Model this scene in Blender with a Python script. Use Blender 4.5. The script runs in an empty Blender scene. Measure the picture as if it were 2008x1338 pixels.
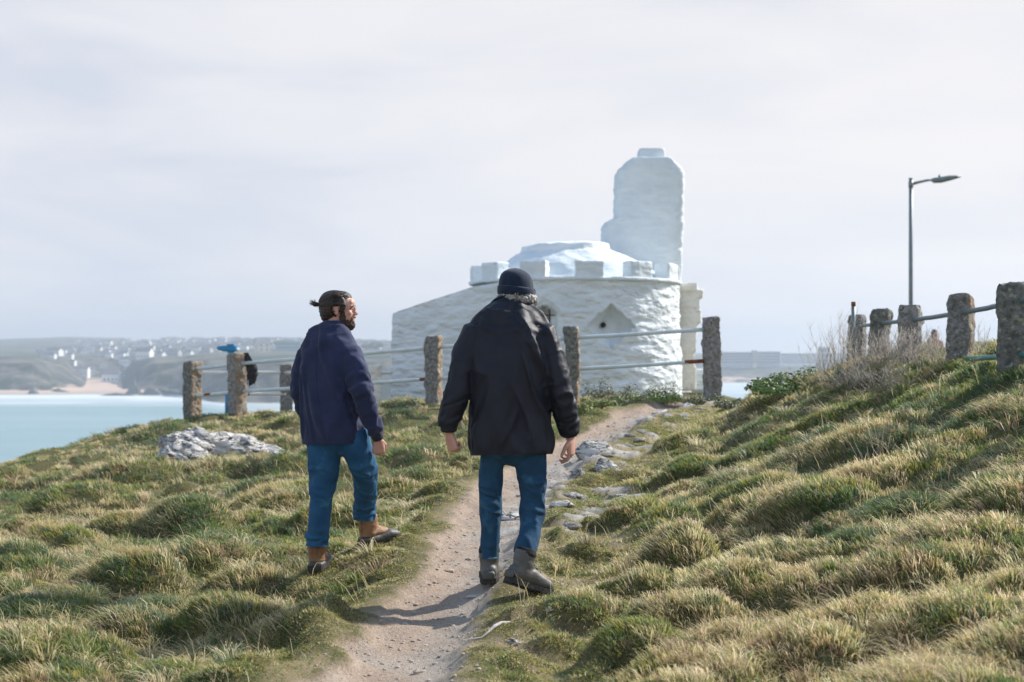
import bpy, bmesh, math, random
import numpy as np
from mathutils import Vector, Matrix
R = math.radians
random.seed(7)
rng = np.random.default_rng(11)
scene = bpy.context.scene
C = scene.collection
F = 2789.0      # focal length in photo pixels (50 mm on 36 mm)
HY = 690.0      # horizon row
CZ = 1.6        # camera height
HAZE = 0.00031

# ---------------------------------------------------------------- camera, sky, sun
cam_d = bpy.data.cameras.new('camera'); cam = bpy.data.objects.new('camera', cam_d); C.objects.link(cam)
cam.location = (0, 0, CZ); cam.rotation_euler = (R(90), 0, 0)
cam_d.lens = 50; cam_d.sensor_width = 36; cam_d.shift_y = 0.01046
cam_d.clip_start = 0.1; cam_d.clip_end = 20000
cam_d.dof.use_dof = True; cam_d.dof.focus_distance = 8.4; cam_d.dof.aperture_fstop = 3.2
scene.camera = cam

SUN_AZ = R(31)      # from +X towards +Y
SUN_EL = R(37)
sd = Vector((math.cos(SUN_EL)*math.cos(SUN_AZ), math.cos(SUN_EL)*math.sin(SUN_AZ), math.sin(SUN_EL)))
sun_d = bpy.data.lights.new('sun', 'SUN'); sun_d.energy = 5.0; sun_d.angle = R(1.0); sun_d.color = (1.0, 0.95, 0.88)
sun = bpy.data.objects.new('sun', sun_d); C.objects.link(sun)
sun.rotation_euler = sd.to_track_quat('Z', 'Y').to_euler()

world = bpy.data.worlds.new('World'); scene.world = world; world.use_nodes = True
wt = world.node_tree; wt.nodes.clear()
def wn(t, **kw):
    n = wt.nodes.new(t)
    for k, v in kw.items(): setattr(n, k, v)
    return n
sky = wn('ShaderNodeTexSky', sky_type='NISHITA', sun_disc=False)
sky.sun_elevation = SUN_EL; sky.sun_rotation = R(90) - SUN_AZ
sky.air_density = 1.6; sky.dust_density = .7; sky.ozone_density = 2.0
tc = wn('ShaderNodeTexCoord'); sep = wn('ShaderNodeSeparateXYZ'); wt.links.new(tc.outputs['Generated'], sep.inputs[0])
mp = wn('ShaderNodeMapping'); mp.inputs['Scale'].default_value = (2.2, 2.2, 9.0); wt.links.new(tc.outputs['Generated'], mp.inputs[0])
no = wn('ShaderNodeTexNoise'); no.inputs['Scale'].default_value = 2.0; no.inputs['Detail'].default_value = 6; no.inputs['Roughness'].default_value = .5
no.inputs['Distortion'].default_value = .4
wt.links.new(mp.outputs[0], no.inputs['Vector'])
# cloud tone: warm white towards the sun side, lilac blue away from it
sx = wn('ShaderNodeMapRange'); sx.inputs['From Min'].default_value = -.42; sx.inputs['From Max'].default_value = .40
wt.links.new(sep.outputs['X'], sx.inputs['Value'])
nr = wn('ShaderNodeMapRange'); nr.inputs['From Min'].default_value = .34; nr.inputs['From Max'].default_value = .66
wt.links.new(no.outputs['Fac'], nr.inputs['Value'])
ad = wn('ShaderNodeMath', operation='MULTIPLY_ADD'); ad.inputs[1].default_value = .55
wt.links.new(sx.outputs[0], ad.inputs[0])
m2 = wn('ShaderNodeMath', operation='MULTIPLY'); m2.inputs[1].default_value = .5; wt.links.new(nr.outputs[0], m2.inputs[0]); wt.links.new(m2.outputs[0], ad.inputs[2])
cr = wn('ShaderNodeValToRGB'); wt.links.new(ad.outputs[0], cr.inputs[0])
e = cr.color_ramp.elements
e[0].position = 0.0; e[0].color = (.505, .540, .625, 1)
e[1].position = 1.0; e[1].color = (.745, .725, .728, 1)
x = e.new(.5); x.color = (.648, .652, .688, 1)
sc_ = wn('ShaderNodeVectorMath', operation='SCALE'); sc_.inputs['Scale'].default_value = 10.0; wt.links.new(cr.outputs[0], sc_.inputs[0])
# thin cloud low down, more blue sky showing high up
zr = wn('ShaderNodeMapRange'); zr.inputs['From Min'].default_value = .25; zr.inputs['From Max'].default_value = .55
zr.inputs['To Min'].default_value = 1.0; zr.inputs['To Max'].default_value = .12
wt.links.new(sep.outputs['Z'], zr.inputs['Value'])
mx = wn('ShaderNodeMix', data_type='RGBA'); wt.links.new(zr.outputs[0], mx.inputs['Factor'])
sb = wn('ShaderNodeVectorMath', operation='MULTIPLY'); sb.inputs[1].default_value = (1.15, 1.35, 1.45); wt.links.new(sky.outputs[0], sb.inputs[0]); wt.links.new(sb.outputs[0], mx.inputs['A']); wt.links.new(sc_.outputs[0], mx.inputs['B'])
bg = wn('ShaderNodeBackground'); bg.inputs['Strength'].default_value = 0.1
wt.links.new(mx.outputs['Result'], bg.inputs['Color'])
wo = wn('ShaderNodeOutputWorld'); wt.links.new(bg.outputs[0], wo.inputs['Surface'])
scene.view_settings.view_transform = 'Standard'; scene.view_settings.look = 'None'
scene.view_settings.exposure = 0.35; scene.view_settings.gamma = 1.0
cy = scene.cycles
cy.max_bounces = 6; cy.diffuse_bounces = 3; cy.glossy_bounces = 2; cy.transmission_bounces = 3; cy.volume_bounces = 1
cy.transparent_max_bounces = 6; cy.caustics_reflective = False; cy.caustics_refractive = False
cy.use_denoising = True

# ---------------------------------------------------------------- helpers
def P(px, py, d):
    return Vector(((px-1004)*d/F, d, CZ + (HY-py)*d/F))
def tag(o, label=None, cat=None, group=None, kind=None):
    if label: o['label'] = label
    if cat: o['category'] = cat
    if group: o['group'] = group
    if kind: o['kind'] = kind
    return o
def empty(name, loc, label=None, cat=None, group=None):
    o = bpy.data.objects.new(name, None); C.objects.link(o); o.location = loc; o.empty_display_size = .1
    return tag(o, label, cat, group)
bpy_origin = {}
def wloc(o):
    v = Vector((0, 0, 0))
    while o is not None:
        v += o.location; o = o.parent
    return v
def place(name, me, mats, parent=None, smooth=True):
    """mesh in world coordinates -> object; under a parent it is made local"""
    if parent is not None: me.transform(Matrix.Translation(-wloc(parent)))
    if mats is not None:
        if not isinstance(mats, (list, tuple)): mats = [mats]
        me.materials.clear()
        for m in mats: me.materials.append(m)
    if smooth: me.shade_smooth()
    o = bpy.data.objects.new(name, me); C.objects.link(o); o.parent = parent
    me.name = name
    return o
def from_vf(vs, fs):
    me = bpy.data.meshes.new('m'); me.from_pydata([tuple(v) for v in vs], [], fs); me.update(); return me
def np_mesh(co, faces):
    """co (n,3), faces (m,k) all same k"""
    me = bpy.data.meshes.new('m'); n = len(co); m, k = faces.shape
    me.vertices.add(n); me.vertices.foreach_set('co', np.ascontiguousarray(co, dtype=np.float32).ravel())
    me.loops.add(m*k); me.loops.foreach_set('vertex_index', np.ascontiguousarray(faces, dtype=np.int32).ravel())
    me.polygons.add(m); me.polygons.foreach_set('loop_start', np.arange(0, m*k, k, dtype=np.int32))
    me.update(calc_edges=True)
    return me
def join_vf(parts):
    vs, fs = [], []
    for v, f in parts:
        b = len(vs); vs += [tuple(q) for q in v]; fs += [tuple(i+b for i in g) for g in f]
    return vs, fs
def loft(pts, rad, side=(1, 0, 0), n=20, exp=2.0, rot=0.0, flat=False):
    """closed tube through pts; rad[i] = (half width along side, half depth)"""
    pts = [Vector(p) for p in pts]; side = Vector(side); vs = []; fs = []
    m = len(pts); rad = [rad[0]]*(m-len(rad))+list(rad)
    for i, p in enumerate(pts):
        t = (pts[min(i+1, m-1)] - pts[max(i-1, 0)])
        t = t.normalized() if t.length > 1e-9 else Vector((0, 0, 1))
        if flat: t = Vector((0, 0, 1))
        s = (side - t*side.dot(t))
        s = s.normalized() if s.length > 1e-6 else t.orthogonal().normalized()
        u = t.cross(s)
        a, b = rad[i] if isinstance(rad[i], (tuple, list)) else (rad[i], rad[i])
        for k in range(n):
            an = 2*math.pi*k/n + rot; c, q = math.cos(an), math.sin(an)
            c2 = math.copysign(abs(c)**(2/exp), c); q2 = math.copysign(abs(q)**(2/exp), q)
            vs.append(p + s*(a*c2) + u*(b*q2))
    for i in range(m-1):
        for k in range(n):
            fs.append((i*n+k, i*n+(k+1) % n, (i+1)*n+(k+1) % n, (i+1)*n+k))
    vs.append(pts[0]); c0 = len(vs)-1
    vs.append(pts[-1]); c1 = len(vs)-1
    for k in range(n):
        fs.append((c0, (k+1) % n, k)); fs.append((c1, (m-1)*n+k, (m-1)*n+(k+1) % n))
    return vs, fs
def ellipsoid(c, r, rotm=None, n=16, m=10):
    c = Vector(c); vs = []; fs = []
    for i in range(1, m):
        th = math.pi*i/m
        for k in range(n):
            ph = 2*math.pi*k/n
            v = Vector((r[0]*math.sin(th)*math.cos(ph), r[1]*math.sin(th)*math.sin(ph), r[2]*math.cos(th)))
            if rotm is not None: v = rotm @ v
            vs.append(c+v)
    top = Vector((0, 0, r[2])); bot = Vector((0, 0, -r[2]))
    if rotm is not None: top = rotm @ top; bot = rotm @ bot
    vs.append(c+top); vs.append(c+bot); T = len(vs)-2; B = T+1
    for i in range(m-2):
        for k in range(n):
            fs.append((i*n+k, (i+1)*n+k, (i+1)*n+(k+1) % n, i*n+(k+1) % n))
    for k in range(n):
        fs.append((T, k, (k+1) % n)); fs.append((B, (m-2)*n+(k+1) % n, (m-2)*n+k))
    return vs, fs
def box(c, s, rz=0.0, rotm=None):
    c = Vector(c); M = rotm if rotm is not None else Matrix.Rotation(rz, 3, 'Z')
    vs = [c + M @ Vector((x*s[0]/2, y*s[1]/2, z*s[2]/2)) for z in (-1, 1) for y in (-1, 1) for x in (-1, 1)]
    return vs, [(0, 2, 3, 1), (4, 5, 7, 6), (0, 1, 5, 4), (2, 6, 7, 3), (0, 4, 6, 2), (1, 3, 7, 5)]
def tube(a, b, r, n=10, r2=None):
    return loft([a, b], [r, r2 if r2 is not None else r], side=(0.31, .2, .9), n=n)
def fuse(parts, voxel, smooth=4, factor=.5):
    vs, fs = join_vf(parts)
    me = from_vf(vs, fs)
    o = bpy.data.objects.new('tmp', me); C.objects.link(o)
    md = o.modifiers.new('r', 'REMESH'); md.mode = 'VOXEL'; md.voxel_size = voxel; md.adaptivity = 0
    if smooth:
        sm = o.modifiers.new('s', 'SMOOTH'); sm.iterations = smooth; sm.factor = factor
    bpy.context.view_layer.update()
    dg = bpy.context.evaluated_depsgraph_get()
    out = bpy.data.meshes.new_from_object(o.evaluated_get(dg))
    bpy.data.objects.remove(o); bpy.data.meshes.remove(me)
    return out
def get_co(me):
    a = np.empty(len(me.vertices)*3, dtype=np.float32); me.vertices.foreach_get('co', a); return a.reshape(-1, 3).astype(np.float64)
def get_no(me):
    a = np.empty(len(me.vertices)*3, dtype=np.float32); me.vertices.foreach_get('normal', a); return a.reshape(-1, 3).astype(np.float64)
def set_co(me, co):
    me.vertices.foreach_set('co', co.astype(np.float32).ravel()); me.update()
def color_attr(me, name, col):
    a = me.color_attributes.new(name, 'FLOAT_COLOR', 'POINT')
    c = np.ones((len(me.vertices), 4), dtype=np.float32); c[:, :col.shape[1]] = col
    a.data.foreach_set('color', c.ravel())
def _h(ix, iy, iz, seed):
    h = (ix.astype(np.int64)*374761393 + iy.astype(np.int64)*668265263 + iz.astype(np.int64)*2147483647 + seed*1274126177) & 0xffffffff
    h = ((h ^ (h >> 13))*1274126177) & 0xffffffff
    h = (h ^ (h >> 16)) & 0xffffffff
    h = (h*2246822519) & 0xffffffff
    h = h ^ (h >> 15)
    return (h & 0xffffff)/float(0xffffff)
def vn3(p, seed=0):
    """value noise 0..1"""
    f = np.floor(p); t = p-f; t = t*t*(3-2*t); i = f.astype(np.int64)
    r = 0
    for dx in (0, 1):
        wx = t[:, 0] if dx else 1-t[:, 0]
        for dy in (0, 1):
            wy = t[:, 1] if dy else 1-t[:, 1]
            for dz in (0, 1):
                wz = t[:, 2] if dz else 1-t[:, 2]
                r = r + wx*wy*wz*_h(i[:, 0]+dx, i[:, 1]+dy, i[:, 2]+dz, seed)
    return r
def fbm(p, oct=4, seed=0, g=.5):
    r = 0; a = 1; s = 0
    for k in range(oct):
        r = r + a*vn3(p*(2**k)+17.3*k, seed+k); s += a; a *= g
    return r/s
def n2(X, Y, sc, seed=0, oct=3):
    p = np.stack([np.ravel(X)*sc, np.ravel(Y)*sc, np.zeros(np.size(X))+.37], 1)
    return fbm(p, oct, seed).reshape(np.shape(X))
def sstep(a, b, x):
    t = np.clip((x-a)/(b-a), 0, 1); return t*t*(3-2*t)

# ---------------------------------------------------------------- material helper
def material(name):
    m = bpy.data.materials.new(name); m.use_nodes = True; nt = m.node_tree; nt.nodes.clear()
    out = nt.nodes.new('ShaderNodeOutputMaterial'); b = nt.nodes.new('ShaderNodeBsdfPrincipled')
    nt.links.new(b.outputs[0], out.inputs['Surface'])
    return m, nt, b
def noise_mat(name, c1, c2, scale=8, rough=.8, bump=.3, bscale=None, detail=6, stretch=(1, 1, 1), bdist=.01, lo=.35, hi=.65, sheen=0, c3=None, s3=30, lo3=.55, hi3=.62, metallic=0, spec=.5, coords='Object', rotv=(0, 0, 0)):
    m, nt, b = material(name); N = nt.nodes; L = nt.links
    t = N.new('ShaderNodeTexCoord'); mp = N.new('ShaderNodeMapping'); mp.inputs['Scale'].default_value = stretch; mp.inputs['Rotation'].default_value = rotv
    L.new(t.outputs[coords], mp.inputs[0])
    n = N.new('ShaderNodeTexNoise'); n.inputs['Scale'].default_value = scale; n.inputs['Detail'].default_value = detail; L.new(mp.outputs[0], n.inputs[0])
    mr = N.new('ShaderNodeMapRange'); mr.inputs['From Min'].default_value = lo; mr.inputs['From Max'].default_value = hi; L.new(n.outputs['Fac'], mr.inputs[0])
    mi = N.new('ShaderNodeMix'); mi.data_type = 'RGBA'; L.new(mr.outputs[0], mi.inputs['Factor'])
    mi.inputs['A'].default_value = (*c1, 1); mi.inputs['B'].default_value = (*c2, 1)
    res = mi.outputs['Result']
    if c3 is not None:
        n3 = N.new('ShaderNodeTexNoise'); n3.inputs['Scale'].default_value = s3; n3.inputs['Detail'].default_value = 4; L.new(mp.outputs[0], n3.inputs[0])
        m3 = N.new('ShaderNodeMapRange'); m3.inputs['From Min'].default_value = lo3; m3.inputs['From Max'].default_value = hi3; L.new(n3.outputs['Fac'], m3.inputs[0])
        mi3 = N.new('ShaderNodeMix'); mi3.data_type = 'RGBA'; L.new(m3.outputs[0], mi3.inputs['Factor'])
        L.new(res, mi3.inputs['A']); mi3.inputs['B'].default_value = (*c3, 1); res = mi3.outputs['Result']
    L.new(res, b.inputs['Base Color'])
    b.inputs['Roughness'].default_value = rough; b.inputs['Metallic'].default_value = metallic
    b.inputs['Specular IOR Level'].default_value = spec
    if sheen: b.inputs['Sheen Weight'].default_value = sheen; b.inputs['Sheen Roughness'].default_value = .5
    if bump:
        nb = N.new('ShaderNodeTexNoise'); nb.inputs['Scale'].default_value = bscale or scale*4; nb.inputs['Detail'].default_value = 5; L.new(mp.outputs[0], nb.inputs[0])
        bp = N.new('ShaderNodeBump'); bp.inputs['Strength'].default_value = bump; bp.inputs['Distance'].default_value = bdist
        L.new(nb.outputs['Fac'], bp.inputs['Height']); L.new(bp.outputs[0], b.inputs['Normal'])
    return m

# ---------------------------------------------------------------- headland terrain
CP = []   # control points (X, Y, Z rel camera)
def cp(px, py, d): CP.append(((px-1004)*d/F, d, (HY-py)*d/F))
for q in [(0, 1338, 6.0), (300, 1338, 6.0), (600, 1338, 6.0), (900, 1338, 5.95), (1250, 1338, 5.6), (1600, 1338, 5.2), (2008, 1338, 4.7),
          (2008, 1131, 6.0), (2008, 950, 7.6), (2008, 850, 8.7), (2008, 770, 9.7), (2008, 703, 10.6),
          (1600, 1131, 7.0), (1600, 950, 9.3), (1600, 850, 11.2), (1600, 785, 13.2), (1600, 729, 15),
          (1800, 1131, 6.5), (1800, 930, 8.6), (1800, 820, 10.3), (1800, 750, 12), (1800, 708, 13.2), (1700, 710, 14.6), (1900, 706, 12.0),
          (1500, 769, 16.2), (1425, 797, 18.6), (1420, 900, 12.5), (1420, 852, 15.2), (1300, 858, 15), (1300, 950, 11.5), (1300, 1131, 7.8),
          (0, 1110, 9.5), (0, 948, 17.5), (300, 960, 14.5), (600, 960, 13.5), (300, 912, 17.3), (150, 918, 18.7), (280, 848, 21.2),
          (600, 875, 18.5), (560, 806, 23), (470, 806, 22.8), (380, 813, 23.7), (850, 782, 21.1), (700, 795, 22), (850, 855, 17), (850, 955, 12.5),
          (628, 1124, 9.0), (725, 1074, 9.45), (960, 1148, 8.05), (1055, 1162, 7.9), (500, 1180, 8.3),
          (1080, 1000, 11), (1080, 900, 14.2), (1200, 832, 17), (1330, 792, 19.3), (1120, 790, 20.0), (1250, 783, 20.4), (1395, 790, 20.2),
          (800, 1160, 8.0), (760, 1250, 6.9)]: cp(*q)
for q in [(-2, 2, -1.5), (0, 0, -1.6), (2, 2, -1.3), (-8, 0, -1.6), (-8, 8, -1.5), (8, 0, -.4), (6, 7, -.2), (8, 12, -.35), (8, 18, -.7), (14, 10, -.6), (-1, -10, -2.0), (10, -10, -.9),
          (5.3, 20, -.8), (-5.6, 27, -1.35), (-4.8, 30, -1.4), (-2, 30, -1.15), (-2.5, 33, -1.2), (1, 27, -.95), (1, 32, -.95), (4.2, 32, -.95), (0, 38, -1.1), (11.2, 40, -1.05), (11, 30, -1.0), (22, 30, -1.1), (25, 60, -1.6), (30, 0, -1.2), (-7.5, 24, -1.6)]: CP.append(q)
CP = np.array(CP, dtype=np.float64)
def _tps(r2): return np.where(r2 > 1e-12, r2*np.log(np.maximum(r2, 1e-12))*.5, 0)
def _fit(cpx):
    n = len(cpx); D = ((cpx[:, None, :2]-cpx[None, :, :2])**2).sum(-1)
    K = _tps(D)+np.eye(n)*.08; Pm = np.c_[np.ones(n), cpx[:, :2]]
    A = np.zeros((n+3, n+3)); A[:n, :n] = K; A[:n, n:] = Pm; A[n:, :n] = Pm.T
    return np.linalg.solve(A, np.r_[cpx[:, 2], 0, 0, 0])
W = _fit(CP)
EDGE = np.array([(-11, -30), (-9.6, 0), (-8.4, 10), (-7.6, 18), (-7.2, 22), (-7.3, 26), (-7.8, 31), (-6.5, 34), (-4.5, 36), (-3, 41), (2, 42), (4.6, 38), (4.75, 33), (3.9, 27), (3.15, 23), (3.3, 21.4), (4.6, 20.8), (6.6, 21.5), (8.6, 25), (9.2, 40), (14, 62), (45, 75), (70, 20), (60, -30)], dtype=float)
def edge_dist(X, Y):
    x = X.ravel(); y = Y.ravel(); inside = np.zeros(len(x), bool); best = np.full(len(x), 1e9)
    for i in range(len(EDGE)):
        a = EDGE[i]; b = EDGE[(i+1) % len(EDGE)]; ab = b-a
        t = np.clip(((x-a[0])*ab[0]+(y-a[1])*ab[1])/(ab@ab), 0, 1)
        best = np.minimum(best, np.hypot(x-a[0]-t*ab[0], y-a[1]-t*ab[1]))
        c = ((a[1] > y) != (b[1] > y)); xi = a[0]+(y-a[1])/(ab[1] if abs(ab[1]) > 1e-9 else 1e-9)*ab[0]
        inside ^= c & (x < xi)
    return np.where(inside, best, -best).reshape(X.shape)
# the worn path: (Y, X left, X right)
PATH = []
for (py, d, l, r) in [(1338, 6.0, 590, 885), (1250, 6.85, 680, 925), (1160, 7.85, 775, 965), (1080, 9.0, 845, 1010), (1000, 10.9, 880, 1062), (940, 12.5, 925, 1105), (900, 14.0, 985, 1150), (860, 15.7, 1085, 1208), (830, 17, 1155, 1272), (803, 18.6, 1215, 1335), (790, 19.4, 1265, 1385), (784, 20.2, 1330, 1412)]:
    PATH.append((d, (l-1004)*d/F, (r-1004)*d/F))
PATH = [(-20, 1.5, 2.2), (0, -.9, -.2), (4, -.95, -.3)] + PATH
PATH = np.array(PATH)
def path_mask(X, Y):
    w = (n2(X, Y, 2.2, 5, 3)-.5)*.42 + (n2(X, Y, 9, 6, 2)-.5)*.20
    l = np.interp(Y, PATH[:, 0], PATH[:, 1]); r = np.interp(Y, PATH[:, 0], PATH[:, 2])
    s = np.minimum(X-l, r-X) + w*.75
    m = sstep(-.02, .04, s)*(Y < 20.8)
    # side trodden strip crossing at the top
    return m, s
def scrub_mask(X, Y):
    """stony, thin-turf margin on the right of the path"""
    r = np.interp(Y, PATH[:, 0], PATH[:, 2])
    wdt = np.interp(Y, [0, 6, 9, 12, 15, 18, 21], [.25, .46, .62, .78, .55, .42, .3])
    s = 1-np.abs(X-r-wdt*.45)/wdt
    patch = sstep(.44, .56, n2(X, Y, 3.1, 21, 3))
    l = np.interp(Y, PATH[:, 0], PATH[:, 1])
    left = (1-sstep(0, .35, l-X))*(X < l)*sstep(.5, .62, n2(X, Y, 2.2, 23, 3))
    return np.clip(sstep(0, .5, s)*patch + left*.8, 0, 1)
# tussock mounds
MOUNDS = []
def mound(px, py, d, rx, ry, h):
    MOUNDS.append(((px-1004)*d/F, d, rx*1.1, ry*1.1, h*1.15, random.uniform(-.4, .4)))
for q in [(270, 1120, 9.1, .30, .26, .20), (400, 1085, 9.6, .30, .3, .18), (460, 1240, 7.5, .30, .26, .2), (310, 1215, 7.8, .34, .2, .15), (480, 1110, 9.0, .26, .2, .12), (370, 1010, 11.5, .34, .35, .24),
          (160, 970, 14, .6, .5, .22), (250, 925, 16, .7, .55, .25), (560, 975, 13, .5, .4, .16), (820, 920, 13.6, .3, .3, .15), (810, 870, 15.5, .4, .4, .15), (740, 1110, 8.7, .20, .16, .07), (90, 1180, 8.2, .4, .25, .12), (130, 1290, 6.7, .35, .2, .12),
          (1600, 985, 8.7, .36, .30, .26), (1510, 1000, 8.8, .26, .26, .16), (1330, 1070, 8.3, .22, .26, .22), (1440, 1120, 7.3, .30, .26, .18), (1590, 1110, 7.1, .36, .24, .14), (1330, 855, 14.5, .4, .36, .2), (1600, 815, 12.2, .4, .3, .16), (1850, 838, 9.3, .3, .22, .12),
          (1740, 940, 8.9, .3, .24, .14), (1960, 930, 7.6, .3, .3, .2), (1330, 1170, 6.9, .26, .2, .14), (1180, 1190, 7.3, .2, .14, .08), (1420, 1240, 6.1, .3, .2, .12), (1560, 1260, 5.8, .3, .2, .13), (1130, 1290, 6.2, .16, .14, .1), (1800, 720, 12.6, .5, .25, .10), (1480, 860, 12, .35, .3, .16), (1480, 940, 10, .3, .25, .13)]: mound(*q)
_r = random.Random(3)
for i in range(1500):
    d = _r.uniform(2.5, 30); u = _r.uniform(-.60, .60); X = u*d; s = _r.uniform(.6, 1.0)*(1+.02*d)
    rx = _r.uniform(.14, .38)*s; h = rx*_r.uniform(.20, .58)
    MOUNDS.append((X, d, rx, rx*_r.uniform(.6, 1.0), h, _r.uniform(-.6, .6)))
PINS = []
FEET = [(.19, 7.66), (.10, 7.5), (-.03, 7.9), ((628-1004)*9.0/F, 9.0), ((725-1004)*9.45/F, 9.42), ((960-1004)*8.05/F, 8.1), ((1045-1004)*7.9/F, 7.9)]
def moundh(X, Y):
    out = np.zeros(X.shape); xs = X.ravel(); ys = Y.ravel(); o = out.ravel()
    # spatial bins for speed
    order = np.argsort(ys, kind='stable'); ysr = ys[order]
    wob = (n2(xs, ys, 5.0, 31, 2)-.5)*.5
    for (mx, my, rx, ry, h, a) in MOUNDS:
        R_ = max(rx, ry)*1.35
        lo = np.searchsorted(ysr, my-R_); hi = np.searchsorted(ysr, my+R_)
        if lo >= hi: continue
        idx = order[lo:hi]; dx = xs[idx]-mx; k = np.abs(dx) < R_; idx = idx[k]
        if len(idx) == 0: continue
        dx = xs[idx]-mx; dy = ys[idx]-my; c, s = math.cos(a), math.sin(a)
        u = (dx*c+dy*s)/rx; v = (-dx*s+dy*c)/ry
        q = u*u+v*v+wob[idx]
        val = h*np.clip(1-q, 0, 1)**.62
        o[idx] = np.maximum(o[idx], val)
    return o.reshape(X.shape)
def base_h(X, Y):
    x = X.ravel(); y = Y.ravel(); z = W[-3]+W[-2]*x+W[-1]*y; z = z.copy()
    for i in range(len(CP)):
        z += W[i]*_tps((x-CP[i, 0])**2+(y-CP[i, 1])**2)
    z = z.reshape(X.shape)
    far = sstep(14, 30, np.hypot(X-2, np.minimum(Y, 40)-14) - 10)
    z = z*(1-far) + (-1.4)*far
    return np.clip(z, -3, .4)
def ground(X, Y, full=False):
    X = np.asarray(X, float); Y = np.asarray(Y, float)
    z = base_h(X, Y); pm, ps = path_mask(X, Y); sc = scrub_mask(X, Y); ed = edge_dist(X, Y)
    rr_ = X-np.interp(Y, PATH[:, 0], PATH[:, 2]); bnk = sstep(.6, 2.2, rr_)
    feet = np.ones(X.shape)
    for fx, fy in FEET: feet = np.minimum(feet, sstep(.10, .34, np.hypot(X-fx, Y-fy)))
    mfac = (1-pm)*(1-.85*sc)*sstep(0.02, .22, -ps)*feet
    mh = moundh(X, Y)*mfac*(0.35+.65*sstep(-1.2, .2, ed))*(1-.55*sstep(18, 20.5, Y))*(1-.32*bnk)*(1-.6*sstep(1.6, .4, rr_)*sstep(12, 14, Y)*(rr_ > 0))
    z = z-.10*sstep(.05, .5, -ps)*feet+.02*bnk*sstep(9, 12, Y)
    z = z + mh
    z = z + (n2(X, Y, 1.3, 41, 3)-.5)*.10*(1-pm)*feet + (n2(X, Y, 7, 43, 3)-.5)*.03*(1-pm) + (n2(X, Y, 10, 44, 3)-.5)*.028*pm + (n2(X, Y, 3.2, 45, 2)-.5)*.04*pm
    for px_, py_, dz_, r_ in PINS: z = z + dz_*np.exp(-((X-px_)**2+(Y-py_)**2)/r_**2)
    z = z - .065*sstep(-.03, .12, ps)*(Y < 20.8) - .03*sstep(.05, .3, ps)*(Y < 20.8)
    # stony ledges beside the path
    st = sstep(.55, .63, n2(X, Y, 5.0, 51, 3))*np.clip(sc+pm*.7, 0, 1)*sstep(9.2, 10.5, Y)*sstep(-.3, .1, X-np.interp(Y, PATH[:, 0], .5*(PATH[:, 1]+PATH[:, 2])))
    z = z + st*.035
    o = np.maximum(-ed, 0)
    rug = 1+.5*(n2(X, Y, .35, 61, 3)-.5)
    z = z - np.where(o < 2, .22*o*o, .88+(o-2)*1.9*rug)
    z = np.maximum(z, -40)+CZ
    if full: return z, pm, sc, ed, mh, st
    return z

def gh(x, y): return float(ground(np.array([x]), np.array([y]))[0])
for (px, py, d) in ((632, 1118, 9.12), (722, 1069, 9.46), (960, 1146, 8.12), (1056, 1163, 7.84)):
    X_ = (px-1004)*d/F; PINS.append((X_, d, CZ+(HY-py)*d/F-gh(X_, d), .22))
def axis(segs):
    a = []
    for lo, hi, st in segs: a += list(np.arange(lo, hi, st))
    a.append(segs[-1][1]); return np.array(a)
gx = axis([(-60, -20, 3), (-20, -9, .5), (-9, -5, .12), (-5, 5, .045), (5, 10, .14), (10, 20, .6), (20, 80, 3)])
gy = axis([(-30, 0, 1.5), (0, 3.6, .2), (3.6, 13, .045), (13, 24, .08), (24, 40, .2), (40, 90, 2)])
GX, GY = np.meshgrid(gx, gy)
gz, gpm, gsc, ged, gmh, gst = ground(GX, GY, True)
GS = [gz, gpm, gsc, ged, gmh, gst]
def gfast(X, Y, full=False):
    i = np.clip(np.searchsorted(gx, X)-1, 0, len(gx)-2); j = np.clip(np.searchsorted(gy, Y)-1, 0, len(gy)-2)
    u = np.clip((X-gx[i])/(gx[i+1]-gx[i]), 0, 1); v = np.clip((Y-gy[j])/(gy[j+1]-gy[j]), 0, 1)
    r = [(A[j, i]*(1-u)+A[j, i+1]*u)*(1-v)+(A[j+1, i]*(1-u)+A[j+1, i+1]*u)*v for A in (GS if full else GS[:1])]
    return r if full else r[0]
co = np.stack([GX.ravel(), GY.ravel(), gz.ravel()], 1)
ny, nx = GX.shape
ii = np.arange(ny*nx).reshape(ny, nx)
faces = np.stack([ii[:-1, :-1].ravel(), ii[:-1, 1:].ravel(), ii[1:, 1:].ravel(), ii[1:, :-1].ravel()], 1)
me = np_mesh(co, faces)
side_ = np.clip((GX-np.interp(GY, PATH[:, 0], PATH[:, 1]))/(np.interp(GY, PATH[:, 0], PATH[:, 2])-np.interp(GY, PATH[:, 0], PATH[:, 1])), 0, 1).ravel()
color_attr(me, 'side', np.repeat(side_[:, None], 3, 1))
color_attr(me, 'mask', np.stack([gpm.ravel(), gsc.ravel(), gst.ravel(), np.clip(-ged.ravel()/3, 0, 1)], 1))
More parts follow.
